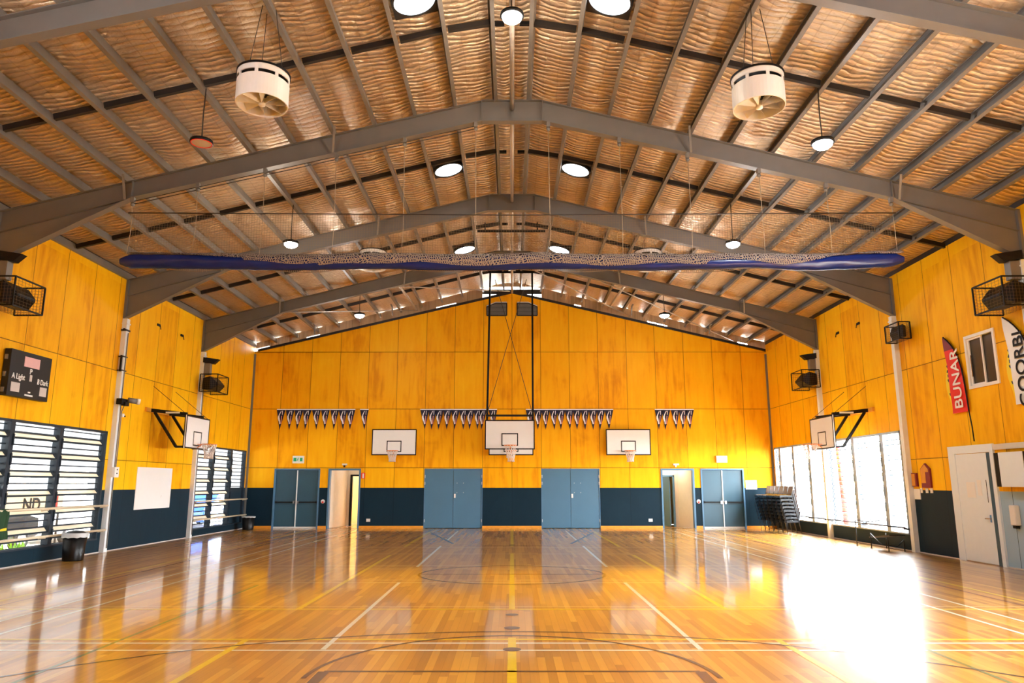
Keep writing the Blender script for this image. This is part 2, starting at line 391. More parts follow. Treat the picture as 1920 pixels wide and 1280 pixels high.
#INS above the gable rafter, leaving thin daylight slots
gi = MB()
for s in (-1, 1):
    xs = [.14 * i for i in range(78)]
    for a, b in zip(xs[:-1], xs[1:]):
        gap = noise.noise(Vector((a * .9, s * 4, 0))) > .18
        f = lambda x: foilz(x) - .03
        lo = (lambda x: gz(x) + .17) if gap else (lambda x: gz(x) + .08)
        if a < 1.2:
            gi.prism([(s * a, YB + .02, 9.72), (s * b, YB + .02, 9.72), (s * b, YB + .02, 9.92), (s * a, YB + .02, 9.92)], (0, .05, 0), 1)
            gi.prism([(s * a, YB + .02, 10.04), (s * b, YB + .02, 10.04), (s * b, YB + .02, f(b)), (s * a, YB + .02, f(a))], (0, .05, 0))
        else: gi.prism([(s * a, YB + .02, lo(a)), (s * b, YB + .02, lo(b)), (s * b, YB + .02, f(b)), (s * a, YB + .02, f(a))], (0, .05, 0))
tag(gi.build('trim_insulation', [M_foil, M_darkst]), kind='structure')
# ceiling foil, sagging between purlins
PX = [.35 + .871 * k for k in range(13)]
cb = MB()
for s in (-1, 1):
    xs = []
    edges = [0.] + PX + [11.25]
    for a, b in zip(edges[:-1], edges[1:]):
        for i in range(5): xs.append((a + (b - a) * i / 5, math.sin(math.pi * i / 5)))
    xs.append((11.25, 0))
    ys = [-3.2 + .22 * j for j in range(156)]
    vs = [];
    for j, y in enumerate(ys):
        fr = min([abs(y - f) for f in FR + [4.1, -1.15]])
        for x, sg in xs:
            n = noise.noise(Vector((x * s * 1.3, y * .7, s)))
            sag = -.055 * sg * (.7 + .6 * n) - (.05 * math.exp(-((fr - .3) / .25) ** 2) * sg)
            vs.append((s * x, y, foilz(x) + sag))
    n = len(xs)
    fs = [(j * n + i, j * n + i + 1, (j + 1) * n + i + 1, (j + 1) * n + i) for j in range(len(ys) - 1) for i in range(n - 1)]
    if s > 0: fs = [f[::-1] for f in fs]
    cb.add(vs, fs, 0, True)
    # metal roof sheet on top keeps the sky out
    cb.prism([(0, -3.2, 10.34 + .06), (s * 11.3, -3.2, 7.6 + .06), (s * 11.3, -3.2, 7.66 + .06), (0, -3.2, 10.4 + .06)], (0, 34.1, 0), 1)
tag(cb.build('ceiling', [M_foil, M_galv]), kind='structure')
eb = MB()
for x in (XL - .08, XR + .08): eb.box(x - .08, x + .08, YF, YB + .2, 7.5, 7.74)
tag(eb.build('trim_eaves', M_darkst), kind='structure')

ORD = ['first', 'second', 'third', 'fourth', 'fifth', 'sixth', 'seventh', 'eighth', 'ninth', 'tenth', 'eleventh', 'twelfth', 'thirteenth']
def cprof(x, s):
    """C purlin profile, open towards -X, sitting on the rafter; tilted with the roof"""
    H, B, l, t = .20, .075, .022, .006
    pts = [(-B, l), (-B, 0), (0, 0), (0, H), (-B, H), (-B, H - l), (-B + t, H - l), (-B + t, H - t), (-t, H - t), (-t, t), (-B + t, t), (-B + t, l)]
    a = -s * math.atan(.25); ca, sa = math.cos(a), math.sin(a)
    bx, bz = x + .037, rt(x)
    return [(bx + px * ca - pz * sa, bz + px * sa + pz * ca + .003) for px, pz in pts]
for s, side in ((-1, 'left'), (1, 'right')):
    for k, x in enumerate(PX):
        pr = cprof(s * x, s); mb = MB()
        mb.prism([(p[0], YF, p[1]) for p in pr], (0, YB + .45 - YF, 0))
        o = mb.build('roof_purlin', M_galv, org=(s * x, YF, rt(x)))
        tag(o, f'{ORD[k]} long steel roof purlin to the {side} of the central ridge pole', 'purlin', 'long steel purlins under the foil roof')
# bridging bars
BAY = [6.7, 11.97, 17.22, 22.45, 27.65]
for j, yb in enumerate(BAY):
    if j == 0: continue
    for s, side in ((-1, 'left'), (1, 'right')):
        mb = MB()
        for a, b in zip(PX[:-1], PX[1:]):
            for dz in (.05,):
                p = Vector((s * (a + .05), yb, rt(a + .05) + .1)); q = Vector((s * (b - .05), yb, rt(b - .05) + .1))
                mb.bar(p, q, .075, .11)
        where = ['', 'bay nearest the camera', 'second bay from the camera', 'third bay from the camera', 'bay against the back wall'][j]
        tag(mb.build('bridging_bar', M_darkst, org=(s * 5, yb, 9)), f'dark bridging line between the {side} purlins, {where}', 'roof bar', 'bridging lines across the roof purlins')
        if False: pass
    for s, side in ((-1, 'left'), (1, 'right')):
        mb = MB(); mb.box(s * .14, s * .33, yb - .03, yb + .03, rt(.3) + .05, rt(.3) + .12)
        tag(mb.build('ridge_cleat', M_black, org=(s * .2, yb, 9.9)), f'short black cleat {side} of the ridge pole, ' + ['', 'bay nearest the camera', 'second bay from the camera', 'third bay from the camera', 'bay against the back wall'][j], 'bracket', 'ridge cleats')

# portal frames
def rbot(x):
    x = abs(x)
    if x < .65: return 9.45
    if x < 8.05: return 9.45 - .238 * (x - .65)
    return 7.69 - .515 * (x - 8.05)
def frame(y, lab):
    t = thing('portal_frame', (0, y, 0), lab, 'steel frame', 'grey steel portal frames across the hall')
    FW = .17
    for s in (-1, 1):
        mb = MB(); xw = abs(XL if s < 0 else XR) - .02
        top = [(.65, rt(.65)), (xw, rt(xw))]; bot = [(.65, rbot(.65)), (8.05, rbot(8.05)), (xw, rbot(xw))]
        mb.prism([(s * x, y - .007, z) for x, z in top + bot[::-1]], (0, .014, 0))
        for a, b in list(zip(bot[:-1], bot[1:])) + [tuple(top)]:
            up = .016 if (a, b) == tuple(top) else -.0
            mb.bar((s * a[0], y, a[1] - (.008 if up else -.008)), (s * b[0], y, b[1] - (.008 if up else -.008)), FW, .016)
        # rib that carries the straight rafter line on through the haunch
        mb.bar((s * 8.05, y, 7.69), (s * xw, y, rt(xw) - .47), FW * .8, .012)
        mb.build('rafter', M_steel, t)
        for q in (8.05, .66): MB().box(s * q - .008, s * q + .008, y - .08, y + .08, rbot(q) + .016, rt(q) - .016).build('stiffener', M_steel, t)
        for bx in (3.83, 8.17):
            fb_ = MB(); fb_.bar((s * bx, y - .08, rbot(bx) + .02), (s * (bx - .1), y - .42, rt(bx) + .02), .045, .02); fb_.build('fly_brace', M_galv, t)
        # column: upper haunch zone grey, lower part painted pale
        xc = XL if s < 0 else XR
        zk = rbot(xw)
        cu = MB(); cu.box(xc, xc - s * .06, y - .085, y + .085, zk, rt(xw)); cu.build('column_head', M_steel, t)
        co = MB(); co.box(xc, xc - s * .13, y - .08, y + .08, 0, zk - .004)
        co.box(xc, xc - s * .15, y - .10, y + .10, zk - .16, zk - .13); co.build('column', M_pale, t)
        if s < 0:
            cd = MB(); cd.tube([(xc + .145, y + .02, .1), (xc + .145, y + .02, zk - .4)], .014, 6); cd.build('conduit', M_galv, t)
    ap = MB(); ap.prism([(-.65, y - .007, 9.45), (.65, y - .007, 9.45), (.65, y - .007, 9.93), (-.65, y - .007, 9.93)], (0, .014, 0))
    ap.box(-.65, .65, y - FW / 2, y + FW / 2, 9.442, 9.458); ap.box(-.65, .65, y - FW / 2, y + FW / 2, 9.922, 9.938)
    ap.box(-.008, .008, y - .08, y + .08, 9.46, 9.92)
    ap.build('apex_plate', M_steel, t)
    return t
frame(FR[0], 'grey steel portal frame nearest the camera, cut off by the top of the picture')
frame(FR[1], 'grey steel portal frame carrying the raised divider net')
frame(FR[2], 'grey steel portal frame beside the scoreboard, seen above the rolled blue net')
frame(FR[3], 'grey steel portal frame closest to the back wall')

# ridge pole
ys = [YF + .1] + FR + [YB - .15]
for a, b in zip(ys[:-1], ys[1:]):
    mb = MB(); mb.tube([(0, a + .1, 9.72), (0, b - .1, 9.72)], .047, 12)
    mb.tube([(0, a + .1, 9.72), (0, a + .2, 9.72)], .06, 12)
    i = ys.index(a)
    tag(mb.build('ridge_pole', M_pipe, org=(0, a, 9.72)), ['pale round ridge pole overhead in the bay nearest the camera', 'pale round ridge pole between the frame nearest the camera and the net frame',
        'pale round ridge pole just beyond the frame that carries the net', 'pale round ridge pole in the third bay', 'pale round ridge pole meeting the back wall'][i], 'pole', 'ridge poles')
# diagonal wind bracing in the last bay
for (x0, y0, x1, y1), lab in (((-8.0, 25.2, -4.0, 30.1), 'thin pale brace rod slanting under the left roof beside the back wall'), ((-4.0, 25.2, -.1, 30.1), 'thin pale brace rod running from the last frame to the ridge, left side'),
                        ((.4, 25.2, 5.0, 30.1), 'thin pale brace rod running from the ridge down to the back wall, right side'), ((3.2, 25.2, 9.3, 30.1), 'thin pale brace rod slanting past the far right lamp')):
    mb = MB(); mb.tube([(x0, y0, rbot(x0) + .03), (x1, y1, rt(x1) - .12)], .022, 6)
    tag(mb.build('brace_rod', M_pipe, org=(x0, y0, rbot(x0))), lab, 'brace', 'diagonal brace rods')
for s, side in ((-1, 'left'), (1, 'right')):
    mb = MB(); mb.tube([(s * 4.05, 25.3, rbot(4) + .1), (s * 4.05, 29.9, rt(4.05) - .1)], .05, 8)
    tag(mb.build('roof_strut', M_pipe, org=(s * 4.05, 25.3, 8.7)), f'round pale roof strut on the {side} half, from last frame to back wall', 'strut', 'round roof struts')
    for xx, nm in ((8.05, 'lower'), (4.9, 'upper')):
        mb = MB(); mb.bar((s * xx, 29.0, rt(xx)), (s * xx, 29.15, rt(xx) - .33), .05, .05)
        mb.bar((s * xx, 28.7, rt(xx) + .02), (s * xx, 29.02, rt(xx) + .0), .05, .05)
        tag(mb.build('hanging_stub', M_galv, org=(s * xx, 29, rt(xx))), f'{nm} short metal stub hanging from a {side} purlin near the back wall', 'bracket', 'short stubs by the back wall')

# skylights
SKY = [(1.66, 11.05, 'overhead'), (1.66, 17.85, 'middle'), (1.66, 24.5, 'farthest')]
for s, side in ((-1, 'left'), (1, 'right')):
    for x, y, nm in SKY:
        z = foilz(x) - .10
        t = thing('skylight', (s * x, y, z), f'{nm} round white skylight between the purlins {side} of the ridge', 'skylight', 'round roof skylights')
        c = Vector((s * x, y, z)); a = s * math.atan(.25); M = Matrix.Rotation(a, 3, 'Y')
        def ringpts(r, dz): return [c + M @ Vector((r * math.cos(q), r * math.sin(q), dz)) for q in [i * math.pi / 20 for i in range(40)]]
        mb = MB(); mb.add(ringpts(.36, 0) + ringpts(.36, .03), [tuple(range(40))] + [(i, (i + 1) % 40, (i + 1) % 40 + 40, i + 40) for i in range(40)])
        mb.build('diffuser', E_sky, t)
        mb = MB(); A = ringpts(.355, -.02); B = ringpts(.40, -.02); Cc = ringpts(.40, .05); n = 40
        mb.add(A + B + Cc, [(i, (i + 1) % n, (i + 1) % n + n, i + n) for i in range(n)] + [(i + n, (i + 1) % n + n, (i + 1) % n + 2 * n, i + 2 * n) for i in range(n)])
        mb.build('trim_ring', M_darkst, t)
        mb = MB(); mb.obox(c + M @ Vector((0, 0, .07)), .78, .95, .04, M); mb.build('backing_panel', M_darkst, t)

# pendant lamps
def lamp(x, y, z, lab, on=True, warm=False, power=260):
    t = thing('pendant_lamp', (x, y, z), lab, 'lamp', 'high bay lamps hanging from the roof')
    top = rt(x) + .02
    mb = MB(); mb.tube([(x, y, z + .09), (x - .01, y, (z + top) / 2), (x, y, top)], .011, 6); mb.build('cord', M_wire, t)
    mb = MB(); mb.lathe((x, y, z), [(.0, .10), (.06, .10), (.09, .07), (.19, .05), (.20, .0), (.165, -.005)], 28); mb.build('housing', M_black, t)
    mb = MB(); mb.lathe((x, y, z), [(.165, -.004), (.155, -.05), (.11, -.09), (.05, -.11), (.0, -.115)] if on else [(.165, -.004), (0, -.014)], 28); mb.build('lens', (E_lampw if warm else E_lamp) if on else M_greyp, t)
    mb = MB(); mb.lathe((x, y, z), [(.165, -.004), (.168, -.012), (.18, -.012), (.182, 0)], 28); mb.build('rim', M_black if on else M_red, t)
    if on:
        l = bpy.data.lights.new('lamp_light', 'POINT'); l.energy = power; l.shadow_soft_size = .12; l.color = (1, .93, .82) if warm else (.9, .95, 1)
        lo = bpy.data.objects.new('lamp_light', l); COL.objects.link(lo); lo.parent = t; lo.location = (0, 0, -.25)
PW = 28
lamp(-5.5, 12., 7.68, 'unlit round pendant lamp with red rim below the left purlins', on=False)
lamp(5.5, 12., 7.68, 'glowing white pendant lamp nearest on the right side', power=PW)
lamp(-5.55, 17.5, 7.68, 'glowing pendant lamp above the left part of the rolled net', warm=True, power=PW)
lamp(5.55, 17.5, 7.68, 'glowing pendant lamp above the right part of the rolled net', power=PW)
lamp(-5.45, 25.4, 7.68, 'far left glowing pendant lamp before the back wall', power=PW)
lamp(5.45, 25.4, 7.68, 'far right glowing pendant lamp before the back wall', power=PW)
lamp(0, 10.85, 9.38, 'glowing lamp hanging under the central ridge pole', warm=True, power=PW)

lamp(-5.5, 6.6, 7.68, 'added unseen fill lamp on the left side above the camera end', power=60)  # camera-end lamps are unseen, added to brighten the near floor
lamp(5.5, 6.6, 7.68, 'added unseen fill lamp on the right side above the camera end', power=60)
lamp(0, 3.6, 9.38, 'added unseen fill lamp under the ridge above the camera end', warm=True, power=60)

# white destratification fans
def fan(x, y, z, lab):
    t = thing('ceiling_fan', (x, y, z), lab, 'fan', 'white drum fans hanging from the roof')
    r, h = .395, .25
    mb = MB(); n = 48
    zs = [-h, .10, .16, h]
    for i in range(n):
        a0, a1 = 2 * math.pi * i / n, 2 * math.pi * (i + 1) / n
        for j in range(3):
            if j == 1 and i % 6 not in (0,): continue
            P4 = [(x + rr * math.cos(a), y + rr * math.sin(a), z + zz) for rr, a, zz in ((r, a0, zs[j]), (r, a1, zs[j]), (r, a1, zs[j + 1]), (r, a0, zs[j + 1]))]
            Q4 = [(x + rr * math.cos(a), y + rr * math.sin(a), z + zz) for rr, a, zz in ((r - .015, a0, zs[j]), (r - .015, a1, zs[j]), (r - .015, a1, zs[j + 1]), (r - .015, a0, zs[j + 1]))]
            mb.add(P4, [(0, 1, 2, 3)], 0, True); mb.add(Q4, [(3, 2, 1, 0)], 0, True)
    mb.lathe((x, y, z), [(r, -h), (r - .015, -h)], n)
    mb.build('drum', M_fanw, t)
    mb = MB(); mb.lathe((x, y, z), [(r + .012, h - .005), (r + .012, h + .03), (0, h + .035)], n); mb.lathe((x, y, z), [(r - .02, .08), (0, .08)], n); mb.build('top_ring', M_black, t)
    for k in range(8):
        a = 2 * math.pi * k / 8 + .2; d = Vector((math.cos(a), math.sin(a), 0)); e = Vector((-math.sin(a), math.cos(a), 0))
        c = Vector((x, y, z - h + .02)); vs = []
        for rr, w in ((.05, .05), (.2, .07), (.37, .085)):
            vs += [c + d * rr + e * 0 + Vector((0, 0, 0)), c + d * rr + e * w + Vector((0, 0, .14))]
        up = [v + Vector((0, 0, .006)) for v in vs]
        b_ = MB(); b_.add(vs + up, [(0, 2, 3, 1), (2, 4, 5, 3), (6, 7, 9, 8), (8, 9, 11, 10), (0, 1, 7, 6), (4, 10, 11, 5), (0, 6, 8, 2), (2, 8, 10, 4), (1, 3, 9, 7), (3, 5, 11, 9)])
        b_.build('blade', M_fanw, t)
    mb = MB(); mb.lathe((x, y, z - h), [(0, -.005), (.05, -.005), (.055, .02), (.055, .08), (0, .09)], 20); mb.build('hub', M_white, t)
    for a in (0, 2.1, 4.2):
        mb = MB(); mb.tube([(x + .3 * math.cos(a), y + .3 * math.sin(a), z + h), (x + .12 * math.cos(a), y + .12 * math.sin(a), rt(x) + .1)], .006, 5); mb.build('hanging_wire', M_wire, t)
fan(-3.9, 10.45, 7.8, 'white drum fan hanging close by on the left side')
fan(3.85, 10.45, 7.75, 'white drum fan hanging close by on the right side')
fan(-4.17, 21.0, 8.33, 'white drum fan behind the left half of the rolled net')
fan(4.08, 21.0, 8.33, 'white drum fan behind the right half of the rolled net')

# ------------------------------------------------------------------ divider net
NY = 14.5
dn = thing('divider_net', (0, NY, 7.3), 'raised sports divider net rolled up with blue vinyl, hanging across the hall', 'net')
mb = MB(); mb.tube([(-8.05, NY, 7.34), (0, NY, 7.29), (8.05, NY, 7.34)], .011, 6); mb.build('top_wire', M_wire, dn)
def rollz(x): return 6.27 + .012 * math.sin(x * 1.7) + (.06 * max(0, (x - 6.4) / 1.7)) + .04 * max(0, (-x - 6.6) / 1.5)
def rr(x, k): return .135 + .03 * noise.noise(Vector((x * .9, k, 0))) + .012 * noise.noise(Vector((x * 5, k * 3, 2)))
mb = MB(); N1 = 160; n = 18; vs = []; fs = []
for i in range(N1 + 1):
    x = -8.1 + 16.2 * i / N1; tap = min(1, (8.16 - abs(x)) / .28) ** .5
    for k in range(n):
        a = 2 * math.pi * k / n; r_ = rr(x, math.cos(a)) * tap
        vs.append((x, NY + 1.05 * r_ * math.sin(a), rollz(x) - .02 + 1.12 * r_ * math.cos(a)))
for i in range(N1):
    for k in range(n): fs.append((i * n + k, (i + 1) * n + k, (i + 1) * n + (k + 1) % n, i * n + (k + 1) % n))
mb.add(vs, fs, 0, True); mb.build('vinyl_roll', M_blue, dn)
# net bundle wrapped over the vinyl: a mesh-patterned shell
def bundle_mat():
    m, nt, N, L = newmat('net_bundle'); b = N['Principled BSDF']; b.inputs['Roughness'].default_value = .8
    x, y, z = POS(nt); d = NOISE(nt, COMB(nt, x, y, z), 2.2, 3)
    lay = []
    for sx, sz, o in ((.05, .06, 0), (.043, .08, 2.1)):
        a = MATH(nt, 'FRACT', MATH(nt, 'DIVIDE', MATH(nt, 'ADD', x, MATH(nt, 'ADD', MATH(nt, 'MULTIPLY', z, .5 - o * .4), MATH(nt, 'MULTIPLY', d, .5))), sx))
        c = MATH(nt, 'FRACT', MATH(nt, 'DIVIDE', MATH(nt, 'ADD', z, MATH(nt, 'MULTIPLY', d, .3)), sz))
        lay.append(MATH(nt, 'MAXIMUM', MATH(nt, 'LESS_THAN', a, .3), MATH(nt, 'LESS_THAN', c, .14)))
    k = MATH(nt, 'MAXIMUM', lay[0], lay[1])
    L.new(MIX(nt, k, (.006, .004, .010), (.33, .26, .22)), b.inputs['Base Color'])
    k1 = MATH(nt, 'MAXIMUM', k, .45); L.new(k1, b.inputs['Alpha']); return m
M_bund = bundle_mat()
mb = MB(); vs = []; fs = []; n = 13; N1 = 240
for i in range(N1 + 1):
    x = -7.95 + 16.0 * i / N1
    cov = 1.75 + .55 * noise.noise(Vector((x * .8, 5, 1))) - .9 * max(0, (abs(x) - 5.6) / 2.4) + (.35 if abs(x) < 4 else 0)
    if x < -5.5: cov -= .35
    for k in range(n):
        a = -math.pi / 2 * .2 - cov * 1.0 + (2 * cov) * k / (n - 1) * 1.0
        a = -cov + 2 * cov * k / (n - 1)
        r_ = rr(x, math.cos(a)) + .022 + .012 * noise.noise(Vector((x * 3, a * 2, 7)))
        vs.append((x, NY + 1.05 * r_ * math.sin(a), rollz(x) + 1.12 * r_ * math.cos(a)))
for i in range(N1):
    for k in range(n - 1): fs.append((i * n + k, (i + 1) * n + k, (i + 1) * n + k + 1, i * n + k + 1))
mb.add(vs, fs, 0, True); o = mb.build('net_bundle', M_bund, dn)
# frayed net edge hanging below the roll
mb = MB()
for x0, x1 in ((-7.2, -5.9), (-5.0, -3.6), (-2.4, -.2), (.1, 2.3), (2.6, 4.6)):
    for i in range(int((x1 - x0) / .04)):
        x = x0 + i * .04; d = .06 * math.sin(math.pi * (x - x0) / (x1 - x0)) + .02 * random.random()
        mb.bar((x, NY, rollz(x) - .13), (x + .01, NY, rollz(x) - .155 - d), .009)
    mb.tube([(x0 + (x1 - x0) * q / 12, NY, rollz(x0) - .16 - .06 * math.sin(math.pi * q / 12)) for q in range(13)], .007, 4)
mb.build('net_edge', M_cord, dn)
mb = MB()
for i in range(int(16. / .055)):
    x = -7.98 + i * .055
    mb.bar((x, NY + .05, 6.36), (x, NY, 7.30), .0032, .0032)
for j in range(17):
    z = 6.42 + j * .055; mb.bar((-7.98, NY + .03, z), (7.98, NY + .03, z), .0032, .0032)
o = mb.build('net_mesh', M_cord, dn); o['kind'] = 'stuff'
PUL = [.78, 2.3, 3.75, 5.25, 6.65, 8.0]
for s in (-1, 1):
    for x in PUL:
        mb = MB(); z0 = rbot(x) - .01
        mb.box(s * x - .035, s * x + .035, FR[1] - .10, FR[1] - .02, z0 - .11, z0); mb.lathe((s * x, FR[1] - .06, z0 - .15), [(0, .04), (.03, .03), (.045, 0), (.03, -.03), (0, -.04)], 10)
        mb.build('pulley', M_galv, dn)
        mb = MB(); mb.tube([(s * x, NY + .03, z0 - .15), (s * x + .02, NY + .04, 7.0), (s * x, NY, rollz(s * x) + .12)], .006, 5); mb.build('lift_cord', M_rope, dn)
for dz, dy in ((-.10, -.08), (-.14, -.03)):
    mb = MB(); mb.tube([(-8.02, FR[1] + dy, rbot(8.02) + dz), (-.8, FR[1] + dy, rbot(.8) + dz)], .009, 5); mb.build('pull_cable', M_wire, dn)

# ------------------------------------------------------------------ basketball boards
def net_hoop(t, cx, cy, z, d):
    """rim centre (cx,cy,z); d = unit vector from board to rim"""
    mb = MB(); mb.tube([(cx + .225 * math.cos(a), cy + .225 * math.sin(a), z) for a in [i * math.pi / 14 for i in range(29)]], .011, 6, cap=False)
    c = Vector((cx, cy, z)); b = c - Vector(d) * .36
    mb.bar(b, c - Vector(d) * .22, .10, .02); mb.bar(b + Vector((0, 0, -.1)), c - Vector(d) * .23, .03, .02)
    rim = mb.build('rim', M_rim, t)
    mb = MB(); n = 12; L = .44
    prof = [(.215, 0), (.185, -.11), (.15, -.22), (.125, -.33), (.13, -.44)]
    for sgn in (1, -1):
        for k in range(n):
            pts = []
            for i, (r_, dz) in enumerate(prof):
                a = 2 * math.pi * (k + sgn * i * .5) / n; pts.append((cx + r_ * math.cos(a), cy + r_ * math.sin(a), z + dz))
            mb.tube(pts, .0095, 4)
    mb.build('hoop_net', M_net, t)
def board_front(t, x, y, z0, w, h, front=-1):
    """board in the XZ plane, front towards -Y"""
    mb = MB(); mb.box(x - w / 2, x + w / 2, y, y + .03, z0, z0 + h); mb.build('backboard', M_board, t)
    f_ = .045; mb = MB(); yf = y - .008
    def fr(x0, x1, za, zb, k):
        mb.box(x0, x1, yf, y + .002, za, za + k); mb.box(x0, x1, yf, y + .002, zb - k, zb)
        mb.box(x0, x0 + k, yf, y + .002, za + k, zb - k); mb.box(x1 - k, x1, yf, y + .002, za + k, zb - k)
    fr(x - w / 2 - .01, x + w / 2 + .01, z0 - .01, z0 + h + .01, .04); fr(x - .3, x + .3, z0 + .12, z0 + .57, .035)
    mb.build('painted_border', M_black, t)
# fixed boards on the back wall
for x, lab in ((-4.8, 'white basketball board fixed on the back wall left of the hanging board'), (4.74, 'white basketball board fixed on the back wall right of the hanging board'),
               (-.04, 'white basketball board on the back wall mostly hidden behind the hanging board')):
    t = thing('basketball_hoop', (x, 30.0, 2.9), lab, 'basketball hoop', 'basketball boards on the back wall')
    board_front(t, x, 29.93, 2.91, 1.8, 1.03)
    mb = MB()
    for dx in (-.5, .5): mb.box(x + dx - .03, x + dx + .03, 29.96, 30.2, 3.0, 3.06); mb.box(x + dx - .03, x + dx + .03, 29.96, 30.2, 3.7, 3.76)
    mb.build('wall_bracket', M_black, t)
    net_hoop(t, x, 29.55, 3.06, (0, -1, 0))
# ceiling-hung board
t = thing('hanging_basketball_hoop', (-.08, 26.5, 3), 'white basketball board hung on tall black posts from the ridge', 'basketball hoop')
board_front(t, -.08, 26.45, 2.98, 1.78, 1.04)
net_hoop(t, -.06, 26.05, 3.1, (0, -1, 0))
for s in (-1, 1):
    mb = MB(); mb.bar((-.08 + s * .84, 26.55, 3.1), (-.03 + s * .82, 27.55, 9.9), .07, .07); mb.build('post', M_black, t)
    mb = MB(); mb.tube([(-.08 + s * .82, 26.62, 4.3), (-.05 - s * .62, 27.5, 9.6)], .011, 5); mb.build('brace_wire', M_wire, t)
mb = MB(); mb.bar((-.95, 26.6, 4.2), (.79, 26.6, 4.2), .06, .07); mb.build('cross_bar', M_black, t)
mb = MB(); mb.bar((-.9, 27.55, 9.9), (.85, 27.55, 9.9), .07, .07); mb.build('top_bar', M_black, t)
mb = MB(); mb.bar((-1.1, 21.95, 9.6), (1.05, 21.95, 9.6), .06, .07)
for x in (-.85, .8): mb.bar((x, 21.95, 9.6), (x, 21.95, rt(x)), .04)
tag(mb.build('ceiling_bar', M_black, org=(0, 21.95, 9.6)), 'black horizontal bar under the ridge, seen between the middle roof frames', 'bar')
# swing-out side boards
def side_hoop(s, lab):
    xw = XL if s < 0 else XR; xb = xw - s * 1.12; y0, y1 = 21.72, 23.4; z0 = 2.80
    t = thing('side_basketball_hoop', (xw, 22.5, 3), lab, 'basketball hoop', 'side boards on folding wall arms')
    i = -s   # inward direction
    mb = MB(); mb.box(xb, xb + i * .03, y0, y1, z0, z0 + .98); mb.build('backboard', M_board, t)
    mb = MB(); xf0, xf1 = xb + i * .029, xb + i * .037
    for a, b, c, d in ((y0, y1, z0, z0 + .04), (y0, y1, z0 + .94, z0 + .98), (y0, y0 + .04, z0, z0 + .98), (y1 - .04, y1, z0, z0 + .98),
                       (22.27, 22.85, z0 + .1, z0 + .13), (22.27, 22.85, z0 + .5, z0 + .53), (22.27, 22.3, z0 + .1, z0 + .53), (22.82, 22.85, z0 + .1, z0 + .53)):
        mb.box(xf0, xf1, a, b, c, d)
    mb.build('painted_border', M_black, t)
    net_hoop(t, xb + i * .42, 22.56, 2.95, (i, 0, 0))
    for y in (y0 + .06, 22.95):
        mb = MB(); mb.bar((xw + i * .03, y, 3.92), (xb, y, 3.80), .09, .10); mb.bar((xw + i * .15, y, 3.86), (xb - i * .25, y, z0 + .04), .07, .07); mb.bar((xb - i * .26, y, z0 + .04), (xb, y, z0 + .04), .06, .06)
        mb.bar((xb - i * .02, y, z0), (xb - i * .02, y, z0 + .98), .05, .05)
        mb.build('arm', M_black, t)
    mb = MB(); mb.box(xw, xw + i * .06, y0 - .25, y1, 3.86, 3.98); mb.build('wall_rail', M_ply, t)
    mb = MB()
    mb.box(xb - i * .62, xb - i * .2, y0 + .008, y0 + .02, 3.82, 3.87); o = mb.build('name_plate', M_white, t); o['label'] = 'white maker plate on the arm'
    for y in (y0 + .1, y1 - .1):
        mb = MB(); mb.tube([(xb, y, z0 + .98), (xw + i * .02, y - .0, 4.65)], .008, 5); mb.build('stay_wire', M_wire, t)
side_hoop(-1, 'basketball board on a black folding arm above the whiteboard')
side_hoop(1, 'basketball board on a black folding arm above the bright window')

# ------------------------------------------------------------------ windows
def window(nm, s, w, mulls, solid=None, dark=True):
    y0, y1, z0, z1 = w; xw = XL if s < 0 else XR; xo = xw + s * .10
    mat = M_mull if dark else M_mullR
    t = thing(nm, (xw, (y0 + y1) / 2, z0), kind='structure')
    mb = MB()
    mb.box(xw - s * .015, xo + s * .05, y0, y1, z1 - .06, z1); mb.box(xw - s * .03, xo + s * .05, y0, y1, z0, z0 + .04)
    mb.box(xw - s * .015, xo + s * .05, y0, y0 + .06, z0, z1); mb.box(xw - s * .015, xo + s * .05, y1 - .06, y1, z0, z1)
    mb.build('frame', mat, t)
    ms = [y0 + .03] + mulls + [y1 - .03]
    for m in mulls:
        mw = .12 if dark else .17
        mb = MB(); mb.box(xw - s * .02, xo + s * .04, m - mw, m + mw * .2, z0, z1)
        for i in range(int((z1 - z0) / .42)): mb.box(xw - s * .045, xw - s * .02, m - .03, m + .01, z0 + .15 + i * .42, z0 + .40 + i * .42)
        mb.build('mullion', mat, t)
    P = .14; nb = int((z1 - z0 - .12) / P)
    proto = {}
    for bi, (a, b) in enumerate(zip(ms[:-1], ms[1:])):
        if solid and bi == solid[0]:
            mb = MB(); mb.box(xo - .02, xo + .02, a, b, z0, solid[1]); mb.build('lower_panel', M_navy, t)
        for i in range(nb):
            z = z0 + .11 + i * P
            if solid and bi == solid[0] and z < solid[1]: continue
            if solid and bi == solid[0]: tilt = 2; big = False
            else:
                big = (i % 3 == 2); tilt = (40 if big else 12) if dark else (20 if not big else 30)
            key = (bi, tilt, big)
            L = b - a - .16
            if key not in proto:
                M3 = Matrix.Rotation(R(tilt) * s, 3, 'Y')
                gb = MB(); gb.obox((0, 0, 0), .005, L, .145, M3, 0); gb.obox(M3 @ Vector((0, 0, -.072)), .014, L + .04, .030 if dark else .014, M3, 1); gb.obox(M3 @ Vector((0, 0, .072)), .012, L + .04, (.026 if not big else .04) if dark else .014, M3, 1)
                gb.obox(M3 @ Vector((0, -L / 2, 0)), .03, .03, .13, M3, 1); gb.obox(M3 @ Vector((0, L / 2, 0)), .03, .03, .13, M3, 1)
                o = gb.build('louvre_blade', [G_creamrefl if big and dark else G_clear, M_mull]); o.parent = t; proto[key] = o
            else:
                o = proto[key].copy(); COL.objects.link(o)
            o.location = Vector((xo - s * .03, (a + b) / 2, z)) - ORG[t.name]
            if solid and bi == solid[0] and i % 3 == 0:
                pass
    return t
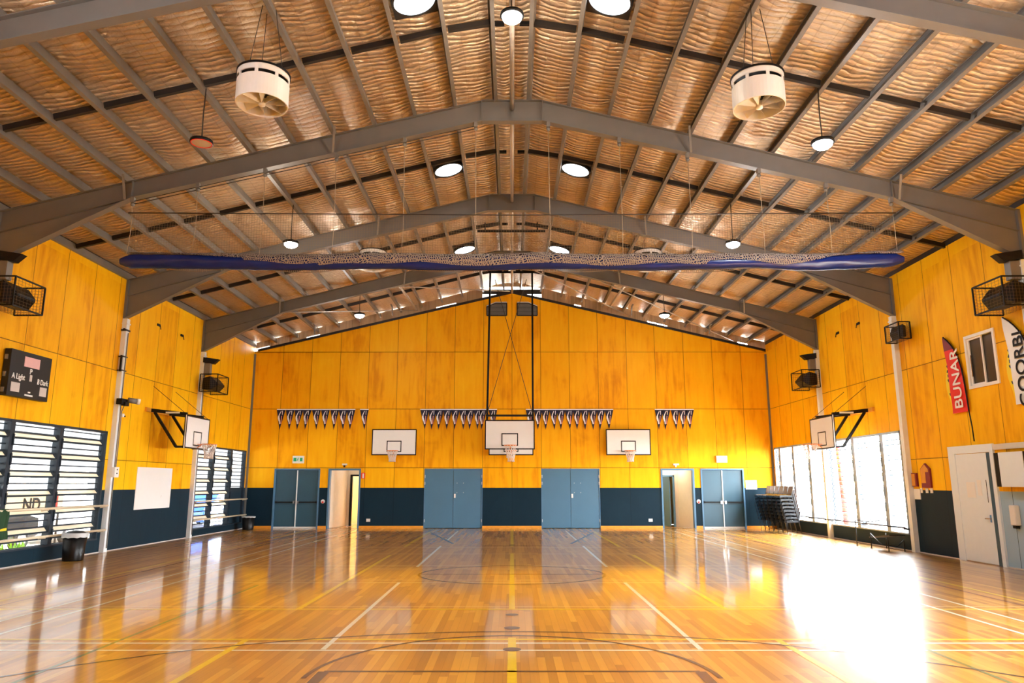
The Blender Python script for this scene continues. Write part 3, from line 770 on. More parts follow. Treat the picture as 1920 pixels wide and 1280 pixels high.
window('window_1', -1, WIN_L[0], [15.9, 17.65])
window('window_2', -1, WIN_L[1], [26.8, 28.5], solid=(2, 1.62))
window('window_3', 1, WIN_R[0], [21.3, 23.1], dark=False)
window('window_4', 1, WIN_R[1], [26.55, 28.05, 29.45], dark=False)
# small sliding window high on the right wall
t = thing('window_5', (XR, 16.34, 4.5), kind='structure')
def yz_frame(mb, x0, x1, y0, y1, z0, z1, k, mi=0):
    mb.box(x0, x1, y0, y1, z0, z0 + k, mi); mb.box(x0, x1, y0, y1, z1 - k, z1, mi); mb.box(x0, x1, y0, y0 + k, z0 + k, z1 - k, mi); mb.box(x0, x1, y1 - k, y1, z0 + k, z1 - k, mi)
mb = MB(); yz_frame(mb, XR - .03, XR + .12, 15.80, 16.88, 3.92, 5.16, .07); mb.build('frame', M_white, t)
mb = MB(); yz_frame(mb, XR + .01, XR + .04, 16.30, 16.81, 3.99, 5.09, .04); mb.build('sliding_sash', M_white, t)
mb = MB(); mb.box(XR + .05, XR + .06, 15.87, 16.81, 3.99, 5.09); mb.build('pane', M_darkglass, t)
mb = MB(); mb.box(XR + .0, XR + .02, 16.74, 16.76, 4.2, 4.7); mb.build('handle', M_chrome, t)

# rails along the windows
def rail(s, y0, y1, z, lab, mat=M_rail):
    xw = XL if s < 0 else XR; x = xw - s * .16; i = -s
    t = thing('wall_rail', (xw, y0, z), lab, 'rail', 'barre rails in front of the windows')
    mb = MB(); mb.tube([(x, y0, z), (x, y1, z)], .028 if s < 0 else .018, 10); mb.build('bar', mat, t)
    n = 2
    for k in range(n + 1):
        y = y0 + .08 + (y1 - y0 - .16) * k / n
        mb = MB(); mb.bar((xw, y, z - .04), (x, y, z - .02), .03, .05); mb.build('bracket', mat, t)
rail(-1, 14.7, 19.7, 1.2, 'upper cream rail across the near left louvre window')
rail(-1, 14.7, 19.7, .58, 'lower cream rail across the near left louvre window')
rail(-1, 25.15, 30.0, 1.17, 'upper cream rail across the far left louvre window')
rail(-1, 25.15, 30.0, .55, 'lower cream rail across the far left louvre window')
rail(1, 20.1, 25.0, .60, 'thin dark rail low across the nearer right window', M_darkst)
rail(1, 25.15, 28., .60, 'thin dark rail low across the farther right window', M_darkst)
# green cloth over the rail
mb = MB(); vs = []; fs = []; NX, NZ = 22, 10
for j in range(NZ + 1):
    for i in range(NX + 1):
        y = 15.0 + .82 * i / NX; z = 1.24 - .62 * j / NZ
        x = XL + .205 + .022 * math.sin(i * 1.1 + j * .12) + .008 * j / NZ
        if j == 0: x = XL + .165
        vs.append((x, y + .02 * math.sin(j * .8), z))
b0 = len(vs); vs += [(v[0] - .012, v[1], v[2]) for v in vs]
for j in range(NZ):
    for i in range(NX):
        a = j * (NX + 1) + i; q = (a, a + 1, a + NX + 2, a + NX + 1); fs.append(q); fs.append(tuple(k + b0 for k in q[::-1]))
mb.add(vs, fs, 0, True)
t = thing('green_jacket', (XL + .2, 15.4, 1.2), 'dark green cloth with yellow trim hung over the near left rail', 'cloth')
mb.build('fabric', M_cloth, t)
mb = MB(); mb.bar((XL + .24, 15.05, .78), (XL + .24, 15.6, .82), .012, .025); mb.bar((XL + .24, 15.55, .82), (XL + .24, 15.72, .83), .014, .05); o = mb.build('trim_band', M_yelf, t); o['label'] = 'yellow lettering band'

# ------------------------------------------------------------------ back wall doors
def panic_doors(nm, x0, x1, lab):
    t = thing(nm, ((x0 + x1) / 2, YB, 0), kind='structure')
    mb = MB(); k = .06
    mb.box(x0, x0 + k, YB - .03, YB + .15, 0, 2.37); mb.box(x1 - k, x1, YB - .03, YB + .15, 0, 2.37); mb.box(x0 + k, x1 - k, YB - .03, YB + .15, 2.31, 2.37); mb.build('frame', M_doord, t)
    xm = (x0 + x1) / 2
    for a, b in ((x0 + k + .005, xm - .012), (xm + .012, x1 - k - .005)):
        mb = MB(); mb.box(a, b, YB + .06, YB + .11, .07, 2.3); d = mb.build('leaf', M_leaf, t)
        mb = MB(); mb.bar((a + .04, YB + .0, 1.03), (b - .04, YB + .0, 1.03), .04, .05); mb.box(a + .03, a + .07, YB - .01, YB + .06, .99, 1.07); mb.box(b - .07, b - .03, YB - .01, YB + .06, .99, 1.07); mb.build('push_bar', M_black, d)
        mb = MB(); q = b - .07 if a < xm - .5 and b < xm else a + .07
        mb.box(q - .035, q + .035, YB - .03, YB + .0, .97, 1.08); mb.build('bar_latch', M_chrome, d)
    mb = MB(); mb.box(xm - .02, xm + .02, YB + .03, YB + .07, .05, 2.3); mb.build('meeting_strip', M_pale, t)
    mb = MB(); mb.box(x0 + k, x1 - k, YB + .04, YB + .10, .0, .065); mb.build('under_door_light', M_white, t)  # white strip: daylight under the doors put in as colour
panic_doors('door_1', -9.68, -7.82, ''); panic_doors('door_2', 7.68, 9.44, '')
def storage(nm, x0, x1):
    t = thing(nm, ((x0 + x1) / 2, YB, 0), kind='structure'); xm = (x0 + x1) / 2
    mb = MB(); mb.box(x0, x1, YB + .0, YB + .15, 2.33, 2.37); mb.box(x0, x0 + .03, YB, YB + .15, 0, 2.33); mb.box(x1 - .03, x1, YB, YB + .15, 0, 2.33); mb.build('frame', M_doord, t)
    for a, b, hx in ((x0 + .035, xm - .006, x0 + .03), (xm + .006, x1 - .035, x1 - .03)):
        mb = MB(); mb.box(a, b, YB + .02, YB + .06, .015, 2.325); d = mb.build('leaf', M_door, t)
        for z in (.3, 1.78, 2.05):
            mb = MB(); mb.tube([(hx, YB + .01, z - .06), (hx, YB + .01, z + .06)], .014, 6); mb.build('hinge', M_white, d)
        if a > xm:
            mb = MB(); mb.box(xm + .03, xm + .1, YB + .0, YB + .02, 1.2, 1.36); d2 = mb.build('lock_plate', M_white, d)
    mb = MB()
    for dx, z in ((.14, 1.78), (.40, 1.78), (.14, 1.4), (.40, 1.4)): mb.box(xm + dx, xm + dx + .02, YB + .01, YB + .02, z, z + .02)
    mb.build('screw_caps', M_white, t)
storage('door_3', -3.57, -1.2); storage('door_4', 1.19, 3.57)
def doorway(nm, x0, x1, s):
    """open doorway with a short corridor; s=-1 for the left one"""
    t = thing(nm, ((x0 + x1) / 2, YB, 0), kind='structure')
    mb = MB(); k = .07
    mb.box(x0, x0 + k, YB - .03, YB + .22, 0, 2.37); mb.box(x1 - k, x1, YB - .03, YB + .22, 0, 2.37); mb.box(x0 + k, x1 - k, YB - .03, YB + .22, 2.30, 2.37); mb.build('frame', M_doord, t)
doorway('door_5', -7.48, -6.16, -1); doorway('door_6', 6.06, 7.42, 1)
# corridors behind
tag(MB().box(-9, 9, YB + .2, 34.5, -.12, -.005).build('floor_corridor', M_floor), kind='structure')
cb = MB()
# left corridor
cb.prism([(-7.42, YB + .22, 0), (-7.05, 32.0, 0), (-7.15, 32.0, 0), (-7.62, YB + .22, 0)], (0, 0, 2.7), 1)
cb.box(-7.15, -5.6, 31.95, 32.05, 2.15, 2.7, 1); cb.box(-6.95, -6.86, 31.9, 32.05, 0, 2.15, 2); cb.box(-6.86, -5.8, 31.9, 32.05, 2.08, 2.15, 2); cb.box(-7.15, -6.95, 31.95, 32.05, 0, 2.15, 1)
cb.box(-7.2, -4.8, 33.6, 33.7, 0, 2.7, 0); cb.box(-6.66, -6.5, 33.0, 33.6, 0, 2.2, 1); cb.box(-6.1, -6.0, YB + .22, 31.9, 0, 2.7, 1); cb.box(-7.7, -4.8, YB + .22, 33.7, 2.7, 2.8, 1); cb.box(-4.9, -4.8, 31.9, 33.7, 0, 2.7, 0)
cb.box(-6.5, -5., 33.55, 33.6, 0, .12, 2)
tag(cb.build('wall_corridor_left', [M_cream, M_cream2, M_black]), kind='structure')
cb = MB()
cb.prism([(7.36, YB + .22, 0), (7.0, 31.5, 0), (7.1, 31.5, 0), (7.56, YB + .22, 0)], (0, 0, 2.7), 1)
cb.box(5.6, 7.1, 31.45, 31.55, 2.12, 2.7, 1); cb.box(6.86, 7.02, 31.45, 31.55, 0, 2.12, 1); cb.box(6.80, 6.87, 31.4, 31.55, 0, 2.12, 3); cb.box(5.9, 6.87, 31.4, 31.55, 2.06, 2.12, 3)
cb.box(5.95, 6.0, YB + .22, 31.5, 0, 2.7, 0); cb.prism([(6.72, 31.6, 0), (6.50, 32.4, 0), (6.47, 32.38, 0), (6.68, 31.6, 0)], (0, 0, 2.1), 3)
cb.box(5.3, 7.3, 33.0, 33.1, 0, 2.7, 0); cb.prism([(6.2, 32.9, 0), (6.75, 32.3, 0), (6.8, 32.35, 0), (6.25, 33., 0)], (0, 0, 2.7), 0); cb.box(5.3, 7.7, YB + .22, 33.1, 2.7, 2.8, 1); cb.box(7.1, 7.2, 31.5, 33.1, 0, 2.7, 0)
cb.box(5.3, 5.4, 31.5, 33.1, 0, 2.7, 0)
tag(cb.build('wall_corridor_right', [M_cream, M_cream2, M_black, M_doord]), kind='structure')
for x, y, p in ((-5.9, 32.8, 14), (-6.7, 31.2, 1.6), (6.1, 32.3, 5), (6.7, 31.0, 5)):
    l = bpy.data.lights.new('corridor_lamp', 'AREA'); l.energy = p; l.size = .5; l.color = (1, .93, .8)
    o = bpy.data.objects.new('corridor_lamp', l); COL.objects.link(o); o.location = (x, y, 2.68)
bb = MB()
for a, b in ((XL - .16, -8.95), (3.57 - 2.6, 5.3), (7.75, XR + .16), (-3.8, .9)): bb.box(a, b, YB + .3, YB + .36, -.1, 2.8)
bb.box(-8.95, -7.72, YB + .3, YB + .36, -.1, 2.8)
tag(bb.build('wall_store', M_navy), kind='structure')
# skirting
sk = MB()
for a, b in ((XL, -9.68), (-7.82, -7.48), (-6.16, -3.57), (-1.2, 1.19), (3.57, 6.06), (7.42, 7.68), (9.44, XR)): sk.box(a, b, YB - .03, YB, 0, .1)
tag(sk.build('baseboard_back', M_ply), kind='structure')
sk = MB(); sk.box(XL, XL + .02, YF, YB, 0, .02); tag(sk.build('baseboard_left', M_greyp), kind='structure')
sk = MB(); sk.box(XR - .02, XR, YF, YB, 0, .02); tag(sk.build('baseboard_right', M_greyp), kind='structure')
# corner posts
mb = MB(); mb.box(XL, XL + .07, YB - .07, YB, .1, 7.1); tag(mb.build('trim_1', M_steel), kind='structure')
mb = MB(); mb.box(XR - .07, XR, YB - .07, YB, .1, 7.1); tag(mb.build('trim_2', M_steel), kind='structure')

# small things on the back wall
t = thing('exit_sign', (-8.72, YB - .03, 2.72), 'green and white exit sign above the far left double doors', 'exit sign', 'exit signs on the back wall')
MB().box(-8.96, -8.5, YB - .07, YB, 2.58, 2.88).build('sign_box', M_sign, t, bevel=.008)
mb = MB(); mb.box(-8.92, -8.80, YB - .075, YB - .069, 2.66, 2.80); mb.box(-8.66, -8.55, YB - .075, YB - .069, 2.66, 2.80); mb.build('green_symbol', M_green, t)
mb = MB(); c = (-8.73, YB - .073, 2.73)   # running figure
mb.obox((-8.73, YB - .073, 2.79), .03, .006, .03); mb.bar((-8.735, YB - .073, 2.775), (-8.75, YB - .073, 2.71), .006, .03); mb.bar((-8.75, YB - .073, 2.71), (-8.72, YB - .073, 2.67), .006, .018); mb.bar((-8.75, YB - .073, 2.71), (-8.79, YB - .073, 2.69), .006, .018); mb.bar((-8.74, YB - .073, 2.76), (-8.70, YB - .073, 2.745), .006, .015)
mb.build('running_figure', M_green, t)
t = thing('blank_exit_box', (8.55, YB, 2.75), 'white overexposed sign box above the far right double doors', 'exit sign', 'exit signs on the back wall')
MB().box(8.34, 8.78, YB - .09, YB, 2.61, 2.88).build('sign_box', M_sign, t, bevel=.008); MB().box(8.36, 8.76, YB - .095, YB - .089, 2.64, 2.85).build('diffuser', M_white, t)
for x, w, side in ((-6.83, .2, 'left'), (6.69, .24, 'right')):
    t = thing('sensor', (x, YB, 2.52), f'small white sensor above the {side} open doorway', 'sensor', 'sensors over the doorways')
    MB().box(x - w / 2, x + w / 2, YB - .06, YB, 2.50, 2.57).build('body', M_white, t, bevel=.01); MB().box(x - .04, x + .02, YB - .06, YB, 2.43, 2.5).build('eye', M_white if x > 0 else M_black, t)
t = thing('fire_sign', (-6.05, YB, 2.08), 'small red and white fire equipment sign beside the left doorway', 'sign')
MB().box(-6.14, -5.98, YB - .012, YB, 1.97, 2.2).build('plate', M_red, t); MB().box(-6.09, -6.03, YB - .016, YB - .011, 1.99, 2.17).build('extinguisher_symbol', M_white, t)
for x, side in ((-7.65, 'left'), (7.55, 'right')):
    t = thing('door_button', (x, YB, 1.04), f'round white and red push button between the {side} doors', 'button', 'door release buttons')
    mb = MB(); M3 = None
    mb.tube([(x, YB, 1.06), (x, YB - .04, 1.06)], .08, 16); mb.build('housing', M_white, t); mb = MB(); mb.tube([(x, YB - .038, 1.03), (x, YB - .055, 1.03)], .04, 12); mb.build('knob', M_red, t)
for x, side in ((-5.79, 'left'), (5.58, 'right')):
    t = thing('power_outlet', (x, YB, .3), f'white power outlet low on the navy wall, {side} of the storage doors', 'outlet', 'outlets on the back wall')
    MB().box(x - .08, x + .08, YB - .02, YB, .26, .38).build('plate', M_white, t, bevel=.006); mb = MB(); mb.box(x - .05, x - .01, YB - .026, YB - .019, .3, .34); mb.box(x + .01, x + .05, YB - .026, YB - .019, .3, .34); mb.build('socket', M_board, t)
tag(MB().box(9.5, 9.95, YB - .008, YB, 1.54, 1.9).build('paper_notice', M_board, org=(9.7, YB, 1.7)), 'white paper notice on the back wall beside the far right doors', 'notice')
for s, side in ((-1, 'left'), (1, 'right')):
    t = thing('gable_vent', (s * .65, YB, 9), f'grey louvred gable vent just {side} of the ridge line', 'vent', 'gable vents')
    def V(x, z, y=YB - .03): return (s * x, y, z)
    outer = [(.22, 8.77), (1.07, 8.77), (1.07, 9.15), (.7, 9.31), (.22, 9.31)]
    mb = MB()
    for a, b in zip(outer, outer[1:] + outer[:1]): mb.bar(V(*a), V(*b), .04, .045)
    mb.build('frame', M_darkst, t)
    mb = MB()
    for a, b in ((outer[2], outer[3]), (outer[3], outer[4])): mb.bar(V(a[0], a[1] + .035), V(b[0], b[1] + .035), .05, .03)
    mb.build('hood', M_white, t)
    mb = MB()
    for i in range(9):
        z = 8.82 + i * .055; xr = 1.05 if z < 9.13 else 1.05 - (z - 9.13) / .16 * .35
        mb.bar(V(.25, z), V(max(.4, xr), z), .03, .03)
    mb.build('louvres', M_galv, t); mb = MB(); mb.prism([V(x, z, YB - .012) for x, z in outer], (0, .008, 0)); mb.build('backing', M_navy, t)

# pennant bunting
def bunting(xs, lab, sag=0):
    t = thing('pennant_bunting', ((xs[0] + xs[-1]) / 2, YB - .05, 4.78), lab, 'bunting', 'strings of navy and white pennants')
    w = .355; h = .82; z = 4.76; y = YB - .05
    mb = MB(); mb.box(xs[0] - w / 2, xs[-1] + w / 2, y - .006, y + .006, z - .0, z + .035)
    if len(xs) == 10 and xs[-1] - xs[-2] > .55: mb = MB(); mb.box(xs[0] - w / 2, xs[-2] + w / 2, y - .006, y + .006, z, z + .035); mb.box(xs[-1] - w / 2, xs[-1] + w / 2, y - .006, y + .006, z, z + .035)
    mb.build('tape', M_penw, t)
    for x in xs:
        k = random.uniform(-.06, .04)
        tilt = k
        mb = MB(); mb.prism([(x - w / 2, y - .004, z), (x + w / 2, y - .004, z), (x + tilt, y - .004, z - h)], (0, .006, 0)); p = mb.build('pennant', M_navyf, t)
        # white curling figure and pink stripe
        mb = MB(); c = []
        for q in range(9):
            f_ = q / 8; xx = x - .035 + .05 * math.sin(f_ * 5.5 + 2.2) * (1 - f_ * .4) + tilt * f_ * .8; c.append((xx, y - .008, z - .05 - f_ * .54))
        for a, b, ww in zip(c[:-1], c[1:], (.03, .035, .04, .06, .075, .07, .05, .04)): mb.bar(a, b, .004, ww, up=(1, 0, 0)) if False else mb.add([(a[0] - ww / 2, a[1], a[2]), (a[0] + ww / 2, a[1], a[2]), (b[0] + ww / 2, b[1], b[2]), (b[0] - ww / 2, b[1], b[2])], [(0, 3, 2, 1)])
        mb.build('white_figure', M_penw, p)
        mb = MB(); x2 = x + .045 + tilt * .3
        mb.add([(x2 - .012, y - .008, z - .24), (x2 + .014, y - .008, z - .24), (x2 + .002 + tilt * .3, y - .008, z - .58), (x2 - .03 + tilt * .3, y - .008, z - .58)], [(0, 3, 2, 1)]); mb.build('pink_stripe', M_penr, p)
        mb = MB(); mb.add([(x2 + .01, y - .008, z - .04), (x2 + .035, y - .008, z - .04), (x2 + .03, y - .008, z - .2), (x2 + .01, y - .008, z - .2)], [(0, 3, 2, 1)]); mb.build('white_stripe', M_penw, p)
def bx(u): return (u - 960) / 45.35
bunting([bx(u) for u in (527, 544, 560.5, 576, 593, 610, 627.5, 643, 658, 683)], 'navy and white pennant bunting above the far left double doors')
bunting([bx(u) for u in (796, 811, 824, 839, 854, 869, 882, 896, 905, 924)], 'navy and white pennant bunting meeting the left side of the hanging board')
bunting([bx(u) for u in (994, 1009, 1023, 1038, 1052, 1067, 1082, 1097, 1112, 1127, 1142)], 'navy and white pennant bunting running right from the hanging board')
bunting([bx(u) for u in (1236, 1249, 1266, 1281, 1293)], 'short crowded navy and white pennant bunting high above the right doorway')

# ------------------------------------------------------------------ left wall things
t = thing('scoreboard', (XL, 15.95, 4.1), 'black electronic scoreboard with pink display high on the left wall', 'scoreboard')
x1 = XL + .17
MB().box(XL + .02, x1, 15.28, 16.66, 3.6, 4.6).build('case', M_score, t, bevel=.006)
MB().box(x1 - .002, x1 + .006, 15.72, 16.24, 4.28, 4.50).build('timer_display', M_pink, t)
MB().box(x1 - .002, x1 + .006, 15.38, 15.66, 3.70, 3.90).build('score_display', M_greyp, t)
MB().box(x1 - .002, x1 + .006, 16.34, 16.58, 3.70, 3.90).build('score_display', M_greyp, t)
MB().box(x1 - .002, x1 + .006, 15.95, 16.03, 3.98, 4.12).build('period_display', M_greyp, t)
text('lettering', 'P', .16, M_board, (x1 + .004, 15.93, 4.14), (0, 1, 0), (0, 0, 1), t, bold=.002)
text('lettering', 'A Light', .17, M_board, (x1 + .004, 15.37, 3.98), (0, 1, 0), (0, 0, 1), t, stretch=.85, bold=.002)
text('lettering', 'B Dark', .17, M_board, (x1 + .004, 16.22, 3.95), (0, 1, 0), (0, 0, 1), t, stretch=.78, bold=.002)
mb = MB(); mb.box(x1 - .002, x1 + .005, 15.95, 16.03, 3.72, 3.75); mb.box(x1 - .002, x1 + .005, 15.85, 16.12, 3.65, 3.685); mb.build('maker_mark', M_board, t)
for z in (3.72, 4.05, 4.42): MB().box(XL + .05, XL + .11, 15.255, 15.282, z - .05, z + .05).build('side_clip', M_galv, t)
t = thing('whiteboard', (XL, 22.4, 1.6), 'plain white board fixed on the left wall under the side hoop', 'board')
MB().box(XL + .0, XL + .02, 21.36, 23.55, 1.03, 2.24).build('panel', M_board, t, bevel=.004)
mb = MB(); mb.bar((XL + .022, 22.9, 1.35), (XL + .022, 22.95, 1.42), .003, .012); mb.build('pen_mark', M_greyp, t)
t = thing('junction_box', (XL, 19.85, 2.05), 'grey switch box on the left column beside the near window', 'switch box')
MB().box(XL + .13, XL + .22, 19.76, 19.98, 1.93, 2.2).build('case', M_white, t, bevel=.006); mb = MB(); mb.box(XL + .218, XL + .228, 19.85, 19.89, 2.12, 2.15); mb.box(XL + .218, XL + .228, 19.85, 19.89, 2.02, 2.05); mb.build('socket', M_black, t)
mb = MB(); mb.tube([(XL + .16, 19.9, 2.2), (XL + .15, 19.93, 2.6), (XL + .15, 19.93, 3.7), (XL + .2, 19.96, 3.9)], .012, 6); tag(mb.build('cable', M_galv, org=(XL + .15, 19.9, 2.2)), 'grey cable running up the left column from its switch box', 'cable')
t = thing('column_light', (XL + .2, 19.85, 3.98), 'small black and white floodlight clamped on the left column', 'floodlight')
mb = MB(); mb.obox((XL + .17, 19.85, 3.96), .16, .3, .16); mb.obox((XL + .24, 19.9, 3.9), .12, .2, .1); mb.build('bracket', M_black, t, bevel=.01); mb = MB(); mb.tube([(XL + .26, 20.0, 4.02), (XL + .42, 20.15, 4.0)], .075, 12); mb.build('head', M_galv, t)
mb = MB(); mb.tube([(XL + .42, 20.15, 4.0), (XL + .48, 20.2, 3.99)], .08, 12); mb.build('lens', M_sign, t)
t = thing('wall_sensor', (XL, 20.25, 3.6), 'tiny white round sensor on plywood below the column floodlight', 'sensor')
mb = MB(); mb.tube([(XL, 20.2, 3.62), (XL + .07, 20.2, 3.62)], .05, 12); mb.build('body', M_white, t); mb = MB(); mb.tube([(XL + .06, 20.25, 3.60), (XL + .09, 20.27, 3.60)], .02, 8); mb.build('eye', M_black, t)
for z, zz in ((5.95, 'upper'), (5.2, 'lower')):
    t = thing('pipe_clamp', (XL, 19.85, z), f'{zz} thin clamp around the pale left column', 'clamp', 'clamps on the left column')
    mb = MB(); mb.box(XL + .0, XL + .15, 19.74, 19.96, z - .015, z + .015); mb.box(XL, XL + .15, 19.74, 19.96, z - (.4 if zz == 'lower' else .03), z - (.37 if zz == 'lower' else 0)); mb.build('strap', M_darkst, t); mb = MB(); mb.box(XL + .08, XL + .12, 19.70, 19.745, z - (.42 if zz == 'lower' else .03), z + .03); mb.build('bolt_plate', M_black, t)
for s in (-1, 1):
    xw = XL if s < 0 else XR; side = 'left' if s < 0 else 'right'
    for (y, z), n_ in zip((((21.8, 6.52), (23.4, 6.52)) if s < 0 else ((21.95, 6.6), (23.4, 6.6))), ('nearer', 'farther')):
        t = thing('wall_hook', (xw, y, z), f'{n_} black bracket high on the {side} plywood wall', 'bracket', 'brackets high on the side walls')
        mb = MB(); mb.box(xw, xw - s * .03, y - .09, y + .09, z - .03, z + .04); mb.build('plate', M_black, t)
        mb = MB(); mb.tube([(xw - s * .03, y + .07, z), (xw - s * .05, y + .08, z - .12)], .012, 6); mb.build('hook', M_black, t)

# caged wedge speakers on the columns
def cage_speaker(s, y, z, lab, k=1., small=False, D=.6, yo=0.):
    xw = XL if s < 0 else XR; i = -s
    t = thing('caged_speaker', (xw, y, z), lab, 'speaker', 'caged black speakers on the columns')
    Wd, H = .95 * k, .60 * k; dk = D / 1.0; y += yo
    a, b = xw + i * .155, xw + i * (.155 + D)
    mb = MB(); w = .010; n = 12
    y0, y1, z0, z1 = y - Wd * .35, y + Wd * .65, z - H / 2, z + H / 2; w = .006; n = 9
    for q in range(n + 1):
        f_ = q / n; zz = z0 + (z1 - z0) * f_; yy = y0 + (y1 - y0) * f_; xx = a + (b - a) * f_
        for X in (a, b): mb.bar((X, y0, zz), (X, y1, zz), w * .6); mb.bar((X, yy, z0), (X, yy, z1), w * .6)
        for Yq in (y0, y1): mb.bar((a, Yq, zz), (b, Yq, zz), w * .6); mb.bar((xx, Yq, z0), (xx, Yq, z1), w * .6)
        mb.bar((xx, y0, z0), (xx, y1, z0), w * .6); mb.bar((a, yy, z0), (b, yy, z0), w * .6)
    mb.build('wire_cage', M_cage, t)
    mb = MB()
    for p, q in (((a, y0, z0), (b, y0, z0)), ((a, y1, z0), (b, y1, z0)), ((a, y0, z1), (b, y0, z1)), ((a, y1, z1), (b, y1, z1)), ((b, y0, z0), (b, y1, z0)), ((b, y0, z1), (b, y1, z1)), ((b, y0, z0), (b, y0, z1)), ((b, y1, z0), (b, y1, z1)), ((a, y0, z0), (a, y0, z1)), ((a, y1, z0), (a, y1, z1))): mb.bar(p, q, .028)
    mb.build('cage_frame', M_black, t)
    # tapered horn body: wide mouth hidden behind, pointing down into the hall
    c = (y0 + y1) / 2
    f1 = [(a + i * .05, y0 + .12, z + .18 * k), (a + i * .05, y1 - .12, z + .18 * k), (a + i * .05, y1 - .12, z - .2 * k), (a + i * .05, y0 + .12, z - .2 * k)]
    f2 = [(a + i * .5 * dk, y0 + .08, z + .24 * k), (a + i * .5 * dk, y1 - .08, z + .24 * k), (a + i * .55 * dk, y1 - .08, z - .23 * k), (a + i * .55 * dk, y0 + .08, z - .23 * k)]
    f3 = [(a + i * .92 * dk, y0 + .2, z + .0), (a + i * .92 * dk, y1 - .2, z + .0), (a + i * .92 * dk, y1 - .2, z - .06 * k), (a + i * .92 * dk, y0 + .2, z - .06 * k)]
    F = [(0, 1, 2, 3), (0, 4, 5, 1), (1, 5, 6, 2), (2, 6, 7, 3), (3, 7, 4, 0), (4, 8, 9, 5), (5, 9, 10, 6), (6, 10, 11, 7), (7, 11, 8, 4), (8, 11, 10, 9)]
    mb = MB(); mb.add(f1 + f2 + f3, F if s < 0 else [q[::-1] for q in F]); mb.build('horn_body', M_black, t)
    if not small:
        mb = MB(); mb.box(xw + i * .12, xw + i * .34, y - .05, y + .14, z1 + .02, z1 + .42 * k); mb.build('ballast', M_galv, t, bevel=.01)
        mb = MB(); c0 = (xw + i * .12, y, z1 + .5 * k)
        mb.add([(xw + i * .12, y - .14, z1 + .62 * k), (xw + i * .12, y + .2, z1 + .62 * k), (xw + i * .12, y + .2, z1 + .44 * k), (xw + i * .12, y - .14, z1 + .44 * k), (xw + i * .62 * k, y - .05, z1 + .56 * k), (xw + i * .62 * k, y + .12, z1 + .56 * k), (xw + i * .45 * k, y + .12, z1 + .40 * k), (xw + i * .45 * k, y - .05, z1 + .40 * k)],
               [(0, 1, 2, 3), (4, 7, 6, 5), (0, 4, 5, 1), (1, 5, 6, 2), (2, 6, 7, 3), (3, 7, 4, 0)]); mb.build('upper_horn', M_black, t)
cage_speaker(-1, 14.6, 5.6, 'black horn speaker in a wire cage above the scoreboard')
cage_speaker(-1, 25.05, 5.15, 'black horn speaker in a wire cage on the far left column')
cage_speaker(1, 14.6, 5.6, 'black horn speaker in a wire cage above the white feather flag')
cage_speaker(1, 25.05, 5.3, 'black horn speaker in a wire cage on the far right column')
cage_speaker(1, 19.85, 5.75, 'compact black caged speaker on the right column above the nearer window', .75, True, .3, -.75)

# rubbish bins
def bin_(x, y, r, h, lab, liner=True):
    t = thing('rubbish_bin', (x, y, 0), lab, 'bin', 'black rubbish bins')
    mb = MB(); mb.lathe((x, y, 0), [(0, .0), (r * .82, 0), (r * .85, .02), (r, h), (r - .015, h), (r * .82, .04), (0, .03)], 28); mb.build('body', M_bin, t)
    mb = MB(); prof = []
    n = 28; vs = []; fs = []
    for q, (rr_, z) in enumerate(((r - .01, h - .05), (r + .005, h + .015), (r + .02, h), (r + .022, h - (.09 if liner else .03)))):
        for k in range(n):
            a = 2 * math.pi * k / n; w = (.005 * math.sin(k * 2.3) if q == 3 else 0)
            vs.append((x + (rr_ + w) * math.cos(a), y + (rr_ + w) * math.sin(a), z + (w * 2 if q == 3 else 0)))
    for q in range(3):
        for k in range(n): fs.append((q * n + k, q * n + (k + 1) % n, (q + 1) * n + (k + 1) % n, (q + 1) * n + k))
    mb.add(vs, fs, 0, True); mb.build('liner', M_liner, t)
    if liner:
        mb = MB(); mb.lathe((x, y, 0), [(r * .9, h + .0), (r * .6, h + .05), (0, h + .07)], 20); mb.build('lid', M_bin, t)
bin_(-10.28, 17.72, .26, .62, 'black rubbish bin with white liner below the near left window')
bin_(-10.3, 29.3, .24, .5, 'black rubbish bin in the far left corner', False)

# ------------------------------------------------------------------ right wall things
t = thing('door_7', (XR, 17.2, 0), kind='structure')
mb = MB(); mb.box(XR - .05, XR + .0, 17.72, 17.98, 0, 2.64); mb.box(XR - .05, XR, 16.3, 17.72, 2.46, 2.64); mb.box(XR - .05, XR, 16.3, 16.42, 0, 2.46); mb.build('frame', M_pdoor, t)
mb = MB(); mb.box(XR - .035, XR - .0, 16.55, 17.72, .02, 2.45); d = mb.build('leaf', M_pdoor, t)
mb = MB(); mb.box(XR - .045, XR, 16.42, 16.55, .0, 2.45); mb.build('dark_edge', M_leaf, t)
mb = MB(); mb.tube([(XR - .035, 16.65, 1.0), (XR - .09, 16.65, 1.0), (XR - .09, 16.77, 1.0)], .012, 8); mb.box(XR - .04, XR - .034, 16.62, 16.68, .92, 1.08); mb.build('handle', M_chrome, d)
mb = MB(); mb.box(XR - .04, XR - .034, 16.66, 16.675, 1.35, 1.85); mb.build('view_slot', M_darkst, d)
mb = MB(); mb.box(XR - .04, XR - .034, 16.85, 17.0, 1.5, 1.85); mb.box(XR - .04, XR - .034, 17.08, 17.4, 1.45, 1.8); mb.build('notices', M_board, d)
mb = MB(); mb.box(XR - .04, XR, 14., 16.3, 2.5, 2.62); tag(mb.build('trim_3', M_cream2), kind='structure')
t = thing('wall_cabinet', (XR, 15.6, 2), 'black and grey wall cabinet beside the pale door, cut off by the picture edge', 'cabinet')
